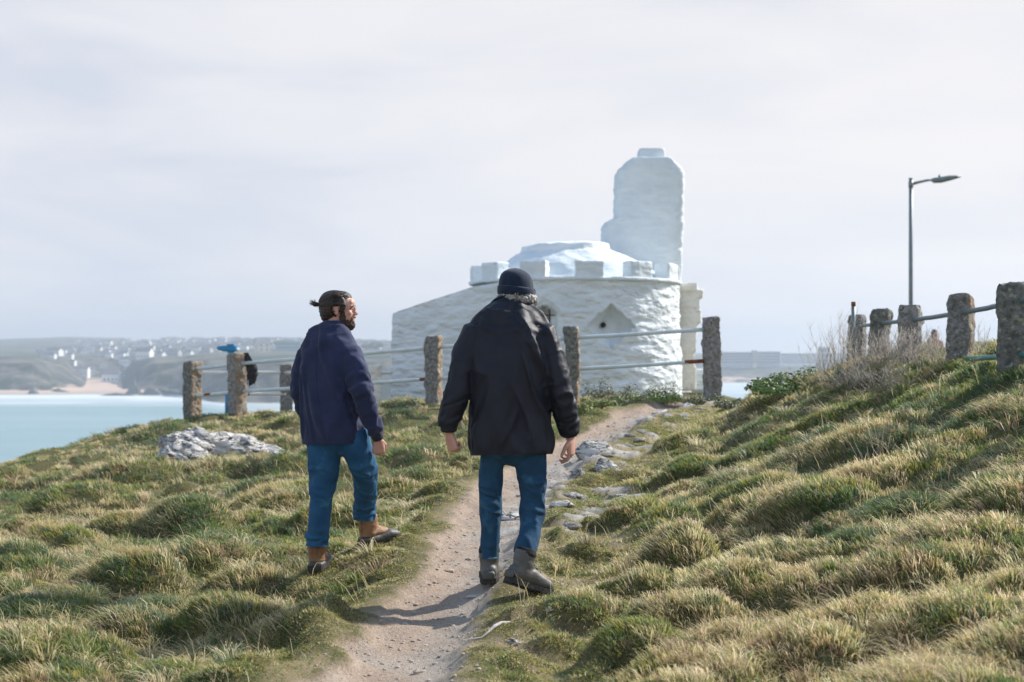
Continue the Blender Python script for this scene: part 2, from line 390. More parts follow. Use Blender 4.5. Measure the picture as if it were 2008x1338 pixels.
# ground material
gm, nt, b = material('headland_ground'); N = nt.nodes; L = nt.links
at = N.new('ShaderNodeVertexColor'); at.layer_name = 'mask'; sp = N.new('ShaderNodeSeparateColor'); L.new(at.outputs['Color'], sp.inputs[0])
t = N.new('ShaderNodeTexCoord')
def nz(scale, detail=6, rough=.6):
    n = N.new('ShaderNodeTexNoise'); n.inputs['Scale'].default_value = scale; n.inputs['Detail'].default_value = detail; n.inputs['Roughness'].default_value = rough
    L.new(t.outputs['Object'], n.inputs[0]); return n.outputs['Fac']
def mr(x, a, b_, c=0, d=1):
    n = N.new('ShaderNodeMapRange'); L.new(x, n.inputs[0]); n.inputs[1].default_value = a; n.inputs[2].default_value = b_; n.inputs[3].default_value = c; n.inputs[4].default_value = d; return n.outputs[0]
def mixc(f, a, b_):
    n = N.new('ShaderNodeMix'); n.data_type = 'RGBA'
    L.new(f, n.inputs['Factor']) if not isinstance(f, float) else setattr(n.inputs['Factor'], 'default_value', f)
    for k, v in (('A', a), ('B', b_)):
        if isinstance(v, tuple): n.inputs[k].default_value = (*v, 1)
        else: L.new(v, n.inputs[k])
    return n.outputs['Result']
sda = N.new('ShaderNodeVertexColor'); sda.layer_name = 'side'; sds = N.new('ShaderNodeSeparateColor'); L.new(sda.outputs['Color'], sds.inputs[0])
sdm = N.new('ShaderNodeMath'); sdm.operation = 'ADD'; L.new(sds.outputs['Red'], sdm.inputs[0]); L.new(mr(nz(2.0), .3, .7, -.45, .45), sdm.inputs[1])
dirt = mixc(mr(sdm.outputs[0], .25, .75), (.32, .235, .175), (.39, .335, .28))
dirt = mixc(mr(nz(55, 8, .75), .46, .70), dirt, (.46, .39, .33))
dirt = mixc(mr(nz(28, 5), .62, .70), dirt, (.20, .165, .135))
# pale grit flecks
vo = N.new('ShaderNodeTexVoronoi'); vo.inputs['Scale'].default_value = 85; L.new(t.outputs['Object'], vo.inputs['Vector'])
dirt = mixc(mr(vo.outputs['Distance'], .13, .09), dirt, (.56, .52, .46))
turf = mixc(mr(nz(4), .35, .65), (.045, .056, .022), (.095, .095, .04))
turf = mixc(mr(nz(60, 6), .4, .65), turf, (.20, .16, .075))
soil = mixc(mr(nz(12), .35, .65), (.34, .255, .175), (.24, .20, .10))
col = mixc(sp.outputs['Green'], turf, soil)
col = mixc(sp.outputs['Red'], col, dirt)
rock = mixc(mr(nz(14, 8, .7), .42, .6), (.50, .47, .43), (.30, .285, .26))
col = mixc(sp.outputs['Blue'], col, rock)
cliff = mixc(mr(nz(.6), .35, .65), (.12, .11, .09), (.07, .085, .04))
col = mixc(at.outputs['Alpha'], col, cliff)
L.new(col, b.inputs['Base Color']); b.inputs['Roughness'].default_value = .95; b.inputs['Specular IOR Level'].default_value = .2
hsum = N.new('ShaderNodeMath'); hsum.operation = 'ADD'; L.new(nz(40, 8, .7), hsum.inputs[0]); L.new(mr(vo.outputs['Distance'], .3, .05, 0, .6), hsum.inputs[1])
bp = N.new('ShaderNodeBump'); bp.inputs['Strength'].default_value = .75; bp.inputs['Distance'].default_value = .018; L.new(hsum.outputs[0], bp.inputs['Height']); L.new(bp.outputs[0], b.inputs['Normal'])
go = place('ground', me, gm); tag(go, 'turf and soil of the headland with a worn footpath', kind='structure')

# ---------------------------------------------------------------- the bay: far land and sea
SEA = -36.0
DK = np.array([600, 850, 960, 1000, 1060, 1180, 1250, 1320, 1500, 1650, 1700, 1800, 2100, 2500, 3000, 3700, 5200.])
BAY = [  # (px, heights rel camera at DK)
 (-900, [-40, -38, -36, -20, -8, -6, -5, -5, -4, -3, -3, -2, 2, 8, 20, 34, 30]),
 (-200, [-40, -40, -39, -38.5, -38, -36.3, -33, -10, -6, -5, -5, -3, 0, 6, 18, 34, 30]),
 (0,    [-40, -40, -39, -38.5, -38, -36.3, -34, -10, -6, -5, -5, -4, 0, 6, 15, 33, 30]),
 (70,   [-40, -40, -39, -38.5, -38, -36.3, -33, -12, -6, -5, -5, -4, 0, 7, 18, 36, 30]),
 (125,  [-40, -40, -39, -38.5, -38, -36.3, -34.5, -32, -12, -6, -5, -4, 0, 8, 20, 38, 30]),
 (165,  [-40, -40, -39, -38.5, -38, -36.4, -35, -34, -32, -29, -24, -8, 0, 8, 22, 38, 30]),
 (245,  [-40, -40, -39, -38.5, -38, -36.4, -35, -34, -32, -29, -24, -8, 0, 8, 22, 36, 30]),
 (262,  [-40, -40, -39, -38.5, -37.5, -36.2, -34, -28, -12, -7, -6, -4, 1, 9, 22, 24, 22]),
 (300,  [-40, -40, -39, -38.5, -37.5, -36.0, -34, -12, -6, -5, -5, -3, 2, 10, 22, 24, 20]),
 (360,  [-40, -40, -39, -38.5, -37.5, -36.0, -34, -10, -5, -5, -4, -2, 4, 12, 22, 22, 18]),
 (400,  [-40, -39.5, -39, -38.5, -37, -9, -7, -6, -4, -2, -2, 0, 6, 14, 22, 20, 16]),
 (500,  [-40, -39, -38, -30, -8, -6, -5, -4, -2, -1, 0, 2, 8, 16, 22, 20, 16]),
 (780,  [-40, -39, -36, -28, -7, -6, -4, -3, -1, 0, 1, 3, 9, 14, 18, 16, 14]),
 (1000, [-40, -38, -36, -20, -7, -6, -4, -3, -1, 0, 1, 3, 6, 8, 10, 8, 5]),
 (1250, [-40, -40, -40, -39, -38, -38, -37, -36, -20, -8, -7, -6, -4, -3, -2, -2, -3]),
 (1390, [-40, -40, -40, -40, -39, -39, -38.5, -38, -37.8, -37.2, -24, -16, -13, -9, -7, -6, -6]),
 (1600, [-40, -40, -40, -40, -39, -39, -38.5, -38, -37.8, -37.2, -24, -16, -13, -9, -7, -6, -6]),
 (2008, [-40, -40, -40, -40, -39, -39, -38.5, -38, -37, -36, -15, -7, -5, -4, -2, 0, 0]),
 (3200, [-40, -40, -40, -40, -39, -39, -38, -36, -18, -8, -6, -4, 0, 6, 10, 12, 10])]
BU = np.array([(p-1004)/F for p, _ in BAY]); BZ = np.array([z for _, z in BAY], float)
def bay_raw(u, d):
    u = np.asarray(u, float); d = np.asarray(d, float)
    j = np.clip(np.searchsorted(BU, u)-1, 0, len(BU)-2); t = np.clip((u-BU[j])/(BU[j+1]-BU[j]), 0, 1)
    k = np.clip(np.searchsorted(DK, d)-1, 0, len(DK)-2); s = np.clip((d-DK[k])/(DK[k+1]-DK[k]), 0, 1)
    return (BZ[j, k]*(1-t)+BZ[j+1, k]*t)*(1-s) + (BZ[j, k+1]*(1-t)+BZ[j+1, k+1]*t)*s
def bay_z(u, d):
    X = u*d; wob = (n2(X, d, 1/90., 71, 3)-.5)*150*(sstep(800, 1100, d))*(1-sstep(2300, 3000, d))
    wob = wob + (n2(X, d, 1/22., 72, 2)-.5)*50*(1-sstep(2000, 2600, d))
    z = bay_raw(u, d+wob*np.where(bay_raw(u, d) > -33.5, 1, .25))
    z = z + (n2(X, d, 1/160., 73, 3)-.5)*7*sstep(1700, 2400, d)
    return z
us = np.r_[np.linspace(-3, -1.02, 70), np.linspace(-1.0, .78, 620), np.linspace(.80, 2.5, 60)]; ds = np.r_[np.linspace(600, 900, 8), np.linspace(915, 1900, 120), np.geomspace(1920, 5200, 60)]
UU, DD = np.meshgrid(us, ds); ZZ = bay_z(UU, DD)
co = np.stack([(UU*DD).ravel(), DD.ravel(), ZZ.ravel()+CZ], 1); ny, nx = UU.shape; ii = np.arange(ny*nx).reshape(ny, nx)
faces = np.stack([ii[:-1, :-1].ravel(), ii[:-1, 1:].ravel(), ii[1:, 1:].ravel(), ii[1:, :-1].ravel()], 1)
me = np_mesh(co, faces)
hm, nt, b = material('far_land'); N = nt.nodes; L = nt.links
t = N.new('ShaderNodeTexCoord'); ge = N.new('ShaderNodeNewGeometry'); sN = N.new('ShaderNodeSeparateXYZ'); L.new(ge.outputs['Normal'], sN.inputs[0])
sP = N.new('ShaderNodeSeparateXYZ'); L.new(ge.outputs['Position'], sP.inputs[0])
vor = N.new('ShaderNodeTexVoronoi'); vor.inputs['Scale'].default_value = .006; L.new(t.outputs['Object'], vor.inputs['Vector'])
sv = N.new('ShaderNodeSeparateColor'); L.new(vor.outputs['Color'], sv.inputs[0])
field = mixc(mr(sv.outputs['Red'], .2, .8), (.055, .070, .042), (.15, .135, .10))
field = mixc(mr(nz(.02, 6, .7), .50, .58), field, (.022, .028, .022))
rockc = mixc(mr(nz(.05, 8, .7), .4, .6), (.035, .038, .036), (.17, .15, .12))
rockc = mixc(mr(nz(.03, 4), .52, .60), rockc, (.03, .042, .024))
land = mixc(mr(sP.outputs['Z'], -27.5, -29.5), field, (.60, .43, .33))
land = mixc(mr(sP.outputs['Z'], -32.8, -34.2), land, (.40, .33, .28))
land = mixc(mr(sN.outputs['Z'], .975, .994), rockc, land)
L.new(land, b.inputs['Base Color']); b.inputs['Roughness'].default_value = 1; b.inputs['Specular IOR Level'].default_value = .1
o = place('hills', me, hm); tag(o, 'far cliffs, beach, fields and low hills across the bay', kind='structure')
# sea
us = np.r_[np.linspace(-5, -1.26, 60), np.linspace(-1.25, 1.25, 500), np.linspace(1.26, 5, 60)]; ds = np.r_[np.geomspace(25, 700, 50), np.linspace(715, 2000, 150), np.array([2400, 3200, 5000.])]
UU, DD = np.meshgrid(us, ds)
depth = SEA - bay_z(UU, DD)
fo = np.exp(-np.abs(depth-.9)/1.3)*(DD > 700)
fo = np.where(depth > 3.2, 0, fo)
wav = np.clip(1-np.abs(depth-2.6)/.5, 0, 1)*sstep(.45, .6, n2(UU*DD, DD*2, 1/120., 82, 3))*.7*(DD > 700)
fo = np.clip(np.maximum(fo, wav)*(.75+.5*n2(UU*DD, DD*3, 1/60., 81, 3)), 0, 1)
co = np.stack([(UU*DD).ravel(), DD.ravel(), np.full(DD.size, SEA+CZ)], 1); ny, nx = UU.shape; ii = np.arange(ny*nx).reshape(ny, nx)
faces = np.stack([ii[:-1, :-1].ravel(), ii[:-1, 1:].ravel(), ii[1:, 1:].ravel(), ii[1:, :-1].ravel()], 1)
me = np_mesh(co, faces); color_attr(me, 'foam', np.repeat(fo.ravel()[:, None], 3, 1))
sm_, nt, b = material('sea_water'); N = nt.nodes; L = nt.links
t = N.new('ShaderNodeTexCoord'); at = N.new('ShaderNodeVertexColor'); at.layer_name = 'foam'; sp = N.new('ShaderNodeSeparateColor'); L.new(at.outputs['Color'], sp.inputs[0])
mpn = N.new('ShaderNodeMapping'); mpn.inputs['Scale'].default_value = (.35, 1, 1); L.new(t.outputs['Object'], mpn.inputs[0])
def nzm(scale, detail=6):
    n = N.new('ShaderNodeTexNoise'); n.inputs['Scale'].default_value = scale; n.inputs['Detail'].default_value = detail; L.new(mpn.outputs[0], n.inputs[0]); return n.outputs['Fac']
wc = mixc(mr(nzm(.012), .35, .65), (.165, .285, .31), (.235, .35, .375))
wc = mixc(mr(nzm(.09), .56, .72), wc, (.26, .42, .44))
wc = mixc(sp.outputs['Red'], wc, (.82, .84, .86))
L.new(wc, b.inputs['Base Color']); b.inputs['Roughness'].default_value = .35; b.inputs['IOR'].default_value = 1.33
bp = N.new('ShaderNodeBump'); bp.inputs['Strength'].default_value = .5; bp.inputs['Distance'].default_value = .5; L.new(nzm(.35, 6), bp.inputs['Height']); L.new(bp.outputs[0], b.inputs['Normal'])
o = place('sea', me, sm_); tag(o, 'pale turquoise sea with surf along the far beach', kind='structure')

# sea stack and rocks on the beach
rock_far = noise_mat('far_rock', (.05, .052, .05), (.16, .15, .13), scale=.15, bump=0, rough=1)
def far_rock(px, py, d, w, h, dep, label, name='sea_rock', peaky=1.0, grp=None):
    c = P(px, py, d); n = 26; vs = []; fs = []
    bm = bmesh.new(); bmesh.ops.create_icosphere(bm, subdivisions=4, radius=1)
    me = bpy.data.meshes.new('m'); bm.to_mesh(me); bm.free(); q = get_co(me)
    q[:, 2] = np.clip(q[:, 2], -.1, 1)
    q[:, :2] *= (1-(q[:, 2:3].clip(0, 1))**(1/peaky)*.75)
    nrm = (fbm(q*3+px, 4, int(px))-.5)
    q = q*(1+nrm[:, None]*.7)
    q *= np.array([w/2, dep/2, h]); q += np.array(c)
    set_co(me, q); o = place(name, me, rock_far); tag(o, label, 'rock', grp); return o
far_rock(262, 778, 1195, 20, 15, 18, 'dark pointed sea stack standing on the beach across the bay', 'sea_stack', 1.6)
far_rock(228, 780, 1165, 40, 4.2, 18, 'low dark reef running out to sea below the pointed sea stack')
far_rock(66, 772, 1205, 9, 6.5, 9, 'single round boulder on the wet sand in front of the far cliffs')
far_rock(115, 769, 1240, 17, 3, 9, 'flat dark rocks lying on the sand between boulder and cove')
far_rock(322, 775, 1190, 34, 6, 20, 'jagged rocks at the cliff foot behind the fence post')
far_rock(296, 777, 1180, 22, 8, 14, 'broken rock ridge leading off the pointed sea stack towards the cliff')
# beach huts
bh = noise_mat('teal_paint', (.10, .34, .40), (.14, .40, .46), bump=0, rough=.7)
whm = noise_mat('white_render', (.82, .82, .82), (.88, .88, .87), scale=.3, bump=0, rough=.8)
d = 1640; c = P(229, 748, d); q = Vector((c.x, c.y, bay_z(np.array([c.x/d]), np.array([float(d)]))[0]+CZ))
me = from_vf(*join_vf([box(q+Vector((k*5.4, 0, 2.0)), (4.6, 4, 4.6)) for k in range(-3, 4)])); o = place('beach_huts', me, bh, smooth=False); tag(o, 'terrace of teal beach huts at the back of the sandy cove', 'beach huts')

# houses of the far town
roofm = noise_mat('slate_roof', (.10, .11, .125), (.17, .17, .18), scale=.5, bump=0, rough=.9)
darkg = noise_mat('window_glass_far', (.05, .06, .07), (.08, .09, .1), bump=0, rough=.3)
creamm = noise_mat('cream_render', (.62, .56, .44), (.70, .64, .52), scale=.3, bump=0, rough=.8)
greym = noise_mat('grey_render', (.34, .36, .37), (.44, .45, .45), scale=.3, bump=0, rough=.8)
def house_mesh(w, dp, h, rh, wall):
    vs = [(-w/2, -dp/2, -3), (w/2, -dp/2, -3), (w/2, dp/2, -3), (-w/2, dp/2, -3), (-w/2, -dp/2, h), (w/2, -dp/2, h), (w/2, dp/2, h), (-w/2, dp/2, h), (-w/2, 0, h+rh), (w/2, 0, h+rh)]
    fs = [(0, 1, 5, 4), (1, 2, 6, 5), (2, 3, 7, 6), (3, 0, 4, 7), (5, 6, 9), (7, 4, 8)]
    o_ = .5
    rv = [(-w/2-o_, -dp/2-o_, h-.2), (w/2+o_, -dp/2-o_, h-.2), (w/2+o_, 0, h+rh+.15), (-w/2-o_, 0, h+rh+.15), (-w/2-o_, dp/2+o_, h-.2), (w/2+o_, dp/2+o_, h-.2)]
    b0 = len(vs); vs += rv; fs += [(b0, b0+1, b0+2, b0+3), (b0+3, b0+2, b0+5, b0+4)]
    nroof = [6, 7]; wins = []
    for lv in range(max(1, int(h//2.8))):
        for k in range(max(2, int(w//3))):
            xx = -w/2+1.5+k*(w-2.2)/max(1, int(w//3)-.5); zz = 1+lv*2.8
            if xx+1.1 > w/2: continue
            b0 = len(vs); vs += [(xx, -dp/2-.05, zz), (xx+1.1, -dp/2-.05, zz), (xx+1.1, -dp/2-.05, zz+1.3), (xx, -dp/2-.05, zz+1.3)]; fs.append((b0, b0+1, b0+2, b0+3)); wins.append(len(fs)-1)
    me = from_vf(vs, fs)
    for m in (wall, roofm, darkg): me.materials.append(m)
    for i in nroof: me.polygons[i].material_index = 1
    for i in wins: me.polygons[i].material_index = 2
    return me
hms = [house_mesh(9, 8, 5.5, 3, whm), house_mesh(12, 8, 5.5, 3.2, whm), house_mesh(8, 8, 6, 3.4, creamm), house_mesh(14, 9, 5, 3, greym), house_mesh(10, 7, 3.4, 2.6, whm), house_mesh(18, 9, 6.5, 3, whm)]
LBLH = ['small white gabled house in the hazy town across the bay', 'wide white gabled house in the hazy town across the bay', 'cream gabled house in the hazy town across the bay', 'grey rendered house in the hazy town across the bay', 'low white bungalow in the hazy town across the bay', 'long white terrace in the hazy town across the bay']
GRPH = ['small white far houses', 'wide white far houses', 'cream far houses', 'grey far houses', 'low white far bungalows', 'long white far terraces']
hr = random.Random(5); houses = []
def put_house(px, d, kind, rz, label=None, grp=None, sc=1.0, name='house'):
    u = (px-1004)/F; z = float(bay_z(np.array([u]), np.array([float(d)]))[0])+CZ
    o = bpy.data.objects.new(name, hms[kind]); C.objects.link(o); o.location = (u*d, d, z); o.rotation_euler = (0, 0, rz); o.scale = (sc, sc, sc)
    tag(o, label or LBLH[kind], 'house', grp or (GRPH[kind] if label is None else None)); return o
cnt = 0; tries = 0; spots = []
while cnt < 285 and tries < 4000:
    tries += 1
    px = hr.choice([hr.uniform(75, 770), hr.uniform(90, 600)]); d = hr.uniform(1560, 3000)
    lo = 1560 + 250*max(0, min(1, (px-280)/200))
    if d < lo: continue
    if px < 150 and d > 2100: continue
    if hr.random() > math.exp(-(d-1700)/1500): continue
    X = (px-1004)/F*d
    if any(abs(X-a) < 12 and abs(d-b_) < 18 for a, b_ in spots): continue
    spots.append((X, d)); cnt += 1
    put_house(px, d, hr.choice([0, 0, 1, 2, 3, 3, 4, 5, 0]), hr.uniform(-.5, .5), sc=hr.uniform(.7, 1.1))
put_house(218, 1500, 1, .1, 'large bright white house on the cliff edge above the sandy cove', sc=1.5)
put_house(284, 1560, 1, -.2, 'white house with pale roof set above the dark far cliff', sc=1.35)
put_house(514, 1650, 2, .5, 'tall pale pair of gables rising behind the black bag on the fence', sc=1.8)
# hotel blocks
def block(px0, px1, y0, y1, d, mat, label, nm='hotel', floors=4):
    a = P(px0, y1, d); b_ = P(px1, y0, d); w = b_.x-a.x; h = b_.z-a.z
    e_ = empty(nm, (a.x, d, a.z-6), label, 'hotel')
    place('wall', from_vf(*box(((a.x+b_.x)/2, d+6, a.z+h/2-3), (w, 12, h+6))), mat, e_, smooth=False)
    parts = []; nb = max(2, int(w/4)); fh = h/floors
    for f_ in range(floors):
        parts.append(box(((a.x+b_.x)/2, d-.1, a.z+fh*(f_+.5)), (w*.96, .3, fh*.45)))
    place('window_band', from_vf(*join_vf(parts)), darkg, e_, smooth=False)
    place('roof', from_vf(*box(((a.x+b_.x)/2, d+6, b_.z+.4), (w+1, 13, .8))), roofm, e_, smooth=False)
    return e_
block(541, 590, 672, 697, 1750, bh, 'long low teal-banded hotel on the far cliff left of the blue-jacketed man', floors=4)
block(1412, 1476, 692, 713, 1760, greym, 'pale grey seafront hotel beside the last stone post of the gate')
block(1477, 1484, 689, 713, 1755, creamm, 'narrow cream tower block between two grey seafront hotels', floors=6)
block(1485, 1530, 691, 713, 1765, greym, 'long grey seafront hotel right of the cream tower')
block(1531, 1600, 695, 713, 1790, whm, 'low white seafront building partly hidden by dry weeds')
block(1608, 1624, 682, 713, 1900, greym, 'small grey gabled tower above the far seafront', 'building', 3)
# dark tree clumps on the far hill
treem = noise_mat('far_tree', (.02, .03, .015), (.05, .065, .03), scale=.6, bump=0, rough=1)
def far_trees(px, d, w, h, label):
    u = (px-1004)/F; z = float(bay_z(np.array([u]), np.array([float(d)]))[0])+CZ; parts = []
    for k in range(9): parts.append(ellipsoid((u*d+hr.uniform(-w/2, w/2), d+hr.uniform(-4, 4), z+h*hr.uniform(.4, .7)), (w/6, 4, h*hr.uniform(.35, .5)), n=8, m=6))
    me = fuse(parts, max(.8, h/12), 1); q = get_co(me); q += (fbm(q*.8, 3, 4)[:, None]-.5)*get_no(me)*h*.25; set_co(me, q)
    o = place('tree_clump', me, treem); tag(o, label, 'trees')
far_trees(545, 1900, 22, 9, 'dark clump of trees above the long teal-banded hotel')
far_trees(735, 1800, 30, 8, 'dark clump of trees between the blue-jacketed man and the white hut')
far_trees(485, 2100, 40, 7, 'flat dark tree belt on the skyline right of the blue telescope')
# ---------------------------------------------------------------- the white hut
white = noise_mat('limewash', (.80, .85, .87), (.70, .755, .775), scale=1.6, rough=.85, bump=.55, bscale=9, stretch=(1, 1, 2.2), bdist=.05, c3=(.60, .60, .57), s3=3.5, lo3=.66, hi3=.76, spec=.2)
_nt = white.node_tree; _b = _nt.nodes['Principled BSDF']; _t = _nt.nodes.new('ShaderNodeTexCoord'); _m = _nt.nodes.new('ShaderNodeMapping'); _m.inputs['Scale'].default_value = (1, 1, 2.3)
_nz = _nt.nodes.new('ShaderNodeTexNoise'); _nz.inputs['Scale'].default_value = 2.5; _mx = _nt.nodes.new('ShaderNodeMix'); _mx.data_type = 'RGBA'; _mx.blend_type = 'ADD'; _mx.inputs['Factor'].default_value = .25
_v = _nt.nodes.new('ShaderNodeTexVoronoi'); _v.feature = 'SMOOTH_F1'; _v.inputs['Scale'].default_value = 3.6; _v.inputs['Smoothness'].default_value = .35
_v2 = _nt.nodes.new('ShaderNodeTexVoronoi'); _v2.feature = 'SMOOTH_F1'; _v2.inputs['Scale'].default_value = 9.0
_L = _nt.links; _L.new(_t.outputs['Object'], _m.inputs[0]); _L.new(_m.outputs[0], _nz.inputs['Vector']); _L.new(_m.outputs[0], _mx.inputs['A']); _L.new(_nz.outputs['Color'], _mx.inputs['B']); _L.new(_mx.outputs['Result'], _v.inputs['Vector']); _L.new(_mx.outputs['Result'], _v2.inputs['Vector'])
_a = _nt.nodes.new('ShaderNodeMath'); _a.operation = 'MULTIPLY_ADD'; _a.inputs[1].default_value = .35; _L.new(_v2.outputs['Distance'], _a.inputs[0]); _L.new(_v.outputs['Distance'], _a.inputs[2])
_bp = _nt.nodes.new('ShaderNodeBump'); _bp.invert = True; _bp.inputs['Strength'].default_value = .9; _bp.inputs['Distance'].default_value = .045; _L.new(_a.outputs[0], _bp.inputs['Height'])
_old = _b.inputs['Normal'].links[0].from_socket; _L.new(_old, _bp.inputs['Normal']); _L.new(_bp.outputs[0], _b.inputs['Normal'])
plaster = noise_mat('smooth_limewash', (.79, .845, .865), (.70, .76, .785), scale=1.6, rough=.85, bump=.5, bscale=7, stretch=(1, 1, 2.2), bdist=.05, c3=(.62, .62, .59), s3=3.5, lo3=.66, hi3=.76, spec=.2)
creamst = noise_mat('cream_limewash', (.82, .79, .72), (.76, .70, .60), scale=3, rough=.9, bump=.6, bscale=14, bdist=.03, c3=(.48, .40, .28), s3=4, lo3=.62, hi3=.72, spec=.2)
hutE = empty('whitewashed_hut', (1.4, 32.3, .2), 'small white rubble-stone hut with battlements and a tall chimney, standing beyond the fence', 'hut')
HC = (1.425, 32.3); HR = 2.35
def rubble(p, amp):
    q = p*np.array([3.0, 3.0, 8.0]); a = fbm(q, 3, 101); bb = 1-np.abs(2*fbm(p*np.array([2.1, 2.1, 8.5])+5, 3, 107)-1)
    return ((a-.5)*1.5+(bb-.75)*1.1)*amp
# plan outline, counter-clockwise seen from above starting at the wall end
tp = R(251)
out = []
A0 = Vector((-2.606, 31.2, 0)); T0 = Vector((HC[0]+HR*math.cos(tp), HC[1]+HR*math.sin(tp), 0))
L0 = (T0-A0).length; n0 = int(L0/.04)
for i in range(n0): out.append(A0+(T0-A0)*(i/n0))
n1 = int(HR*R(286)/.04)
for i in range(n1):
    an = tp+R(286)*i/n1; out.append(Vector((HC[0]+HR*math.cos(an), HC[1]+HR*math.sin(an), 0)))
E0 = out[-1]; A1 = Vector((-2.5, 33.0, 0))
for i in range(1, 30): out.append(E0+(A1-E0)*(i/30))
for i in range(14): out.append(A1+(A0-A1)*(i/14))
def topz(p):
    px = 1004+p.x*F/p.y
    if p.y > 31.4 and (p.x < HC[0]-1.0): px = 1004+p.x*F/31.0
    y = np.interp(px, [771, 785, 800, 870, 925, 1000, 1065], [615, 609, 604, 581, 563, 550.5, 547])
    dd = min(p.y, 31.2)
    z = (HY-y)*dd/F
    if (p.x-HC[0])**2+(p.y-HC[1])**2 < (HR+.03)**2 and px > 1000 or p.x > HC[0]: z = 1.54
    return min(z, 1.54)
NZ = 72; Zb = -1.5; vs = []
for j in range(NZ+1):
    for p in out:
        zt = topz(p); vs.append((p.x, p.y, Zb+(zt-Zb)*j/NZ+CZ))
no_ = len(out); co = np.array(vs)
ii = np.arange((NZ+1)*no_).reshape(NZ+1, no_); jj = np.roll(ii, -1, axis=1)
faces = np.stack([ii[:-1].ravel(), jj[:-1].ravel(), jj[1:].ravel(), ii[1:].ravel()], 1)
me = np_mesh(co, faces); nrm = get_no(me); tops = co[:, 2] > (np.repeat([topz(p)+CZ-.03 for p in out], 1)[None, :].repeat(NZ+1, 0).ravel())
lowb = sstep(1.2, -.6, co[:, 2]-CZ)*.06
co2 = co+nrm*(rubble(co, .052)+lowb)[:, None]
X, Y, Z = co[:, 0], co[:, 1], co[:, 2]-CZ
front = Y < 31.5
# splayed diamond niche
nx0, nz0 = 2.08, (HY-640)*30.1/F
dm = np.abs(X-nx0)/.50+np.abs(Z-nz0)/.46
ins = (dm < 1) & front
plate = (dm < 1.16) & front
co2[plate] = co[plate]+nrm[plate]*.045
co2[ins, 1] = co[ins, 1]+np.clip(.55*(1-(np.abs(X[ins]-nx0+.0)/.50+np.abs(Z[ins]-nz0)/.46))+.10, 0, .42)
# window recess (pointed arch)
wx, wz0, wz1 = .70, (HY-665)*30.1/F, (HY-617)*30.1/F; ww = .235
def arch(X, Z, g=0):
    w_ = np.where(Z < wz1, ww+g, (ww+g)*np.clip(1-((Z-wz1)/(.20+g))**1.4, 0, 1))
    return (np.abs(X-wx) < w_) & (Z > wz0-g) & (Z < wz1+.20+g)
sur = arch(X, Z, .09) & front; co2[sur] = co[sur]+nrm[sur]*.03
wi = arch(X, Z) & front; co2[wi, 1] = co[wi, 1]+.24
hood = arch(X, Z-.10, .16) & ~arch(X, Z-.02, .10) & front & (Z > wz1-.05)
co2[hood] += nrm[hood]*.05
set_co(me, co2)
bm = bmesh.new(); bm.from_mesh(me); bm.verts.ensure_lookup_table()
try:
    cv = bm.verts.new((HC[0], HC[1], 1.5+CZ))
    for k in range(no_):
        a = bm.verts[int(ii[NZ, k])]; b2 = bm.verts[int(ii[NZ, (k+1) % no_])]; bm.faces.new((a, b2, cv))
except Exception as ex: print(ex)
bm.to_mesh(me); bm.free()
wo_ = place('wall', me, [white, plaster], hutE)
_cen = np.empty(len(me.polygons)*3, dtype=np.float32); me.polygons.foreach_get('center', _cen); _cen = _cen.reshape(-1, 3)+np.array(hutE.location)
_x, _z = _cen[:, 0], _cen[:, 2]-CZ; _mi = ((np.abs(_x-nx0)/.50+np.abs(_z-nz0)/.46 < 1.14) | arch(_x, _z, .12)) & (_cen[:, 1] < 31.8)
me.polygons.foreach_set('material_index', _mi.astype(np.int32))
# dark peep hole in the niche, glazed window
dk = noise_mat('dark_opening', (.012, .012, .012), (.03, .028, .025), bump=0, rough=.9)
c = Vector((nx0-.13, 30.42, nz0+.03+CZ))
me = from_vf(*loft([c+Vector((0, -.10, 0)), c+Vector((0, .02, 0))], [.055, .055], side=(1, 0, 0), n=16)); place('peep_hole', me, dk, hutE)
glass = noise_mat('dusty_window_glass', (.20, .19, .175), (.34, .32, .30), scale=3, bump=0, rough=.25)
ironm = noise_mat('dark_window_bar', (.03, .026, .022), (.07, .05, .04), bump=.1, rough=.7)
yy = 30.08+.19
def archpts(g, yv):
    pts = [(wx-ww-g, wz0-g), (wx+ww+g, wz0-g), (wx+ww+g, wz1)]
    for k in range(1, 9):
        z = wz1+(.20+g)*k/8; w_ = (ww+g)*max(0, 1-(k/8)**1.4); pts.append((wx+w_, z))
    for k in range(7, 0, -1):
        z = wz1+(.20+g)*k/8; w_ = (ww+g)*max(0, 1-(k/8)**1.4); pts.append((wx-w_, z))
    pts.append((wx-ww-g, wz1)); return [Vector((a, yv, b_+CZ)) for a, b_ in pts]
ap = archpts(0, yy); m_ = len(ap)
bk = [v+Vector((0, .03, 0)) for v in ap]
winf = place('window', from_vf(ap+bk, [tuple(range(m_)), tuple(range(2*m_-1, m_-1, -1))]+[(i, i+m_, (i+1) % m_+m_, (i+1) % m_) for i in range(m_)]), glass, hutE, smooth=False)
bars = [tube(ap[i], ap[(i+1) % m_], .016, 6) for i in range(m_)]
bars += [tube(Vector((wx+.10, yy-.015, wz0+CZ)), Vector((wx+.10, yy-.015, wz1+.17+CZ)), .016, 6), tube(Vector((wx-.10, yy-.015, wz0+CZ)), Vector((wx-.10, yy-.015, wz1+.17+CZ)), .012, 6)]
bars += [tube(Vector((wx-ww, yy-.018, z+CZ)), Vector((wx+ww, yy-.018, z+CZ)), .014, 6) for z in (wz1-.01, wz1-.26)]
place('window_bars', from_vf(*join_vf(bars)), ironm, winf)
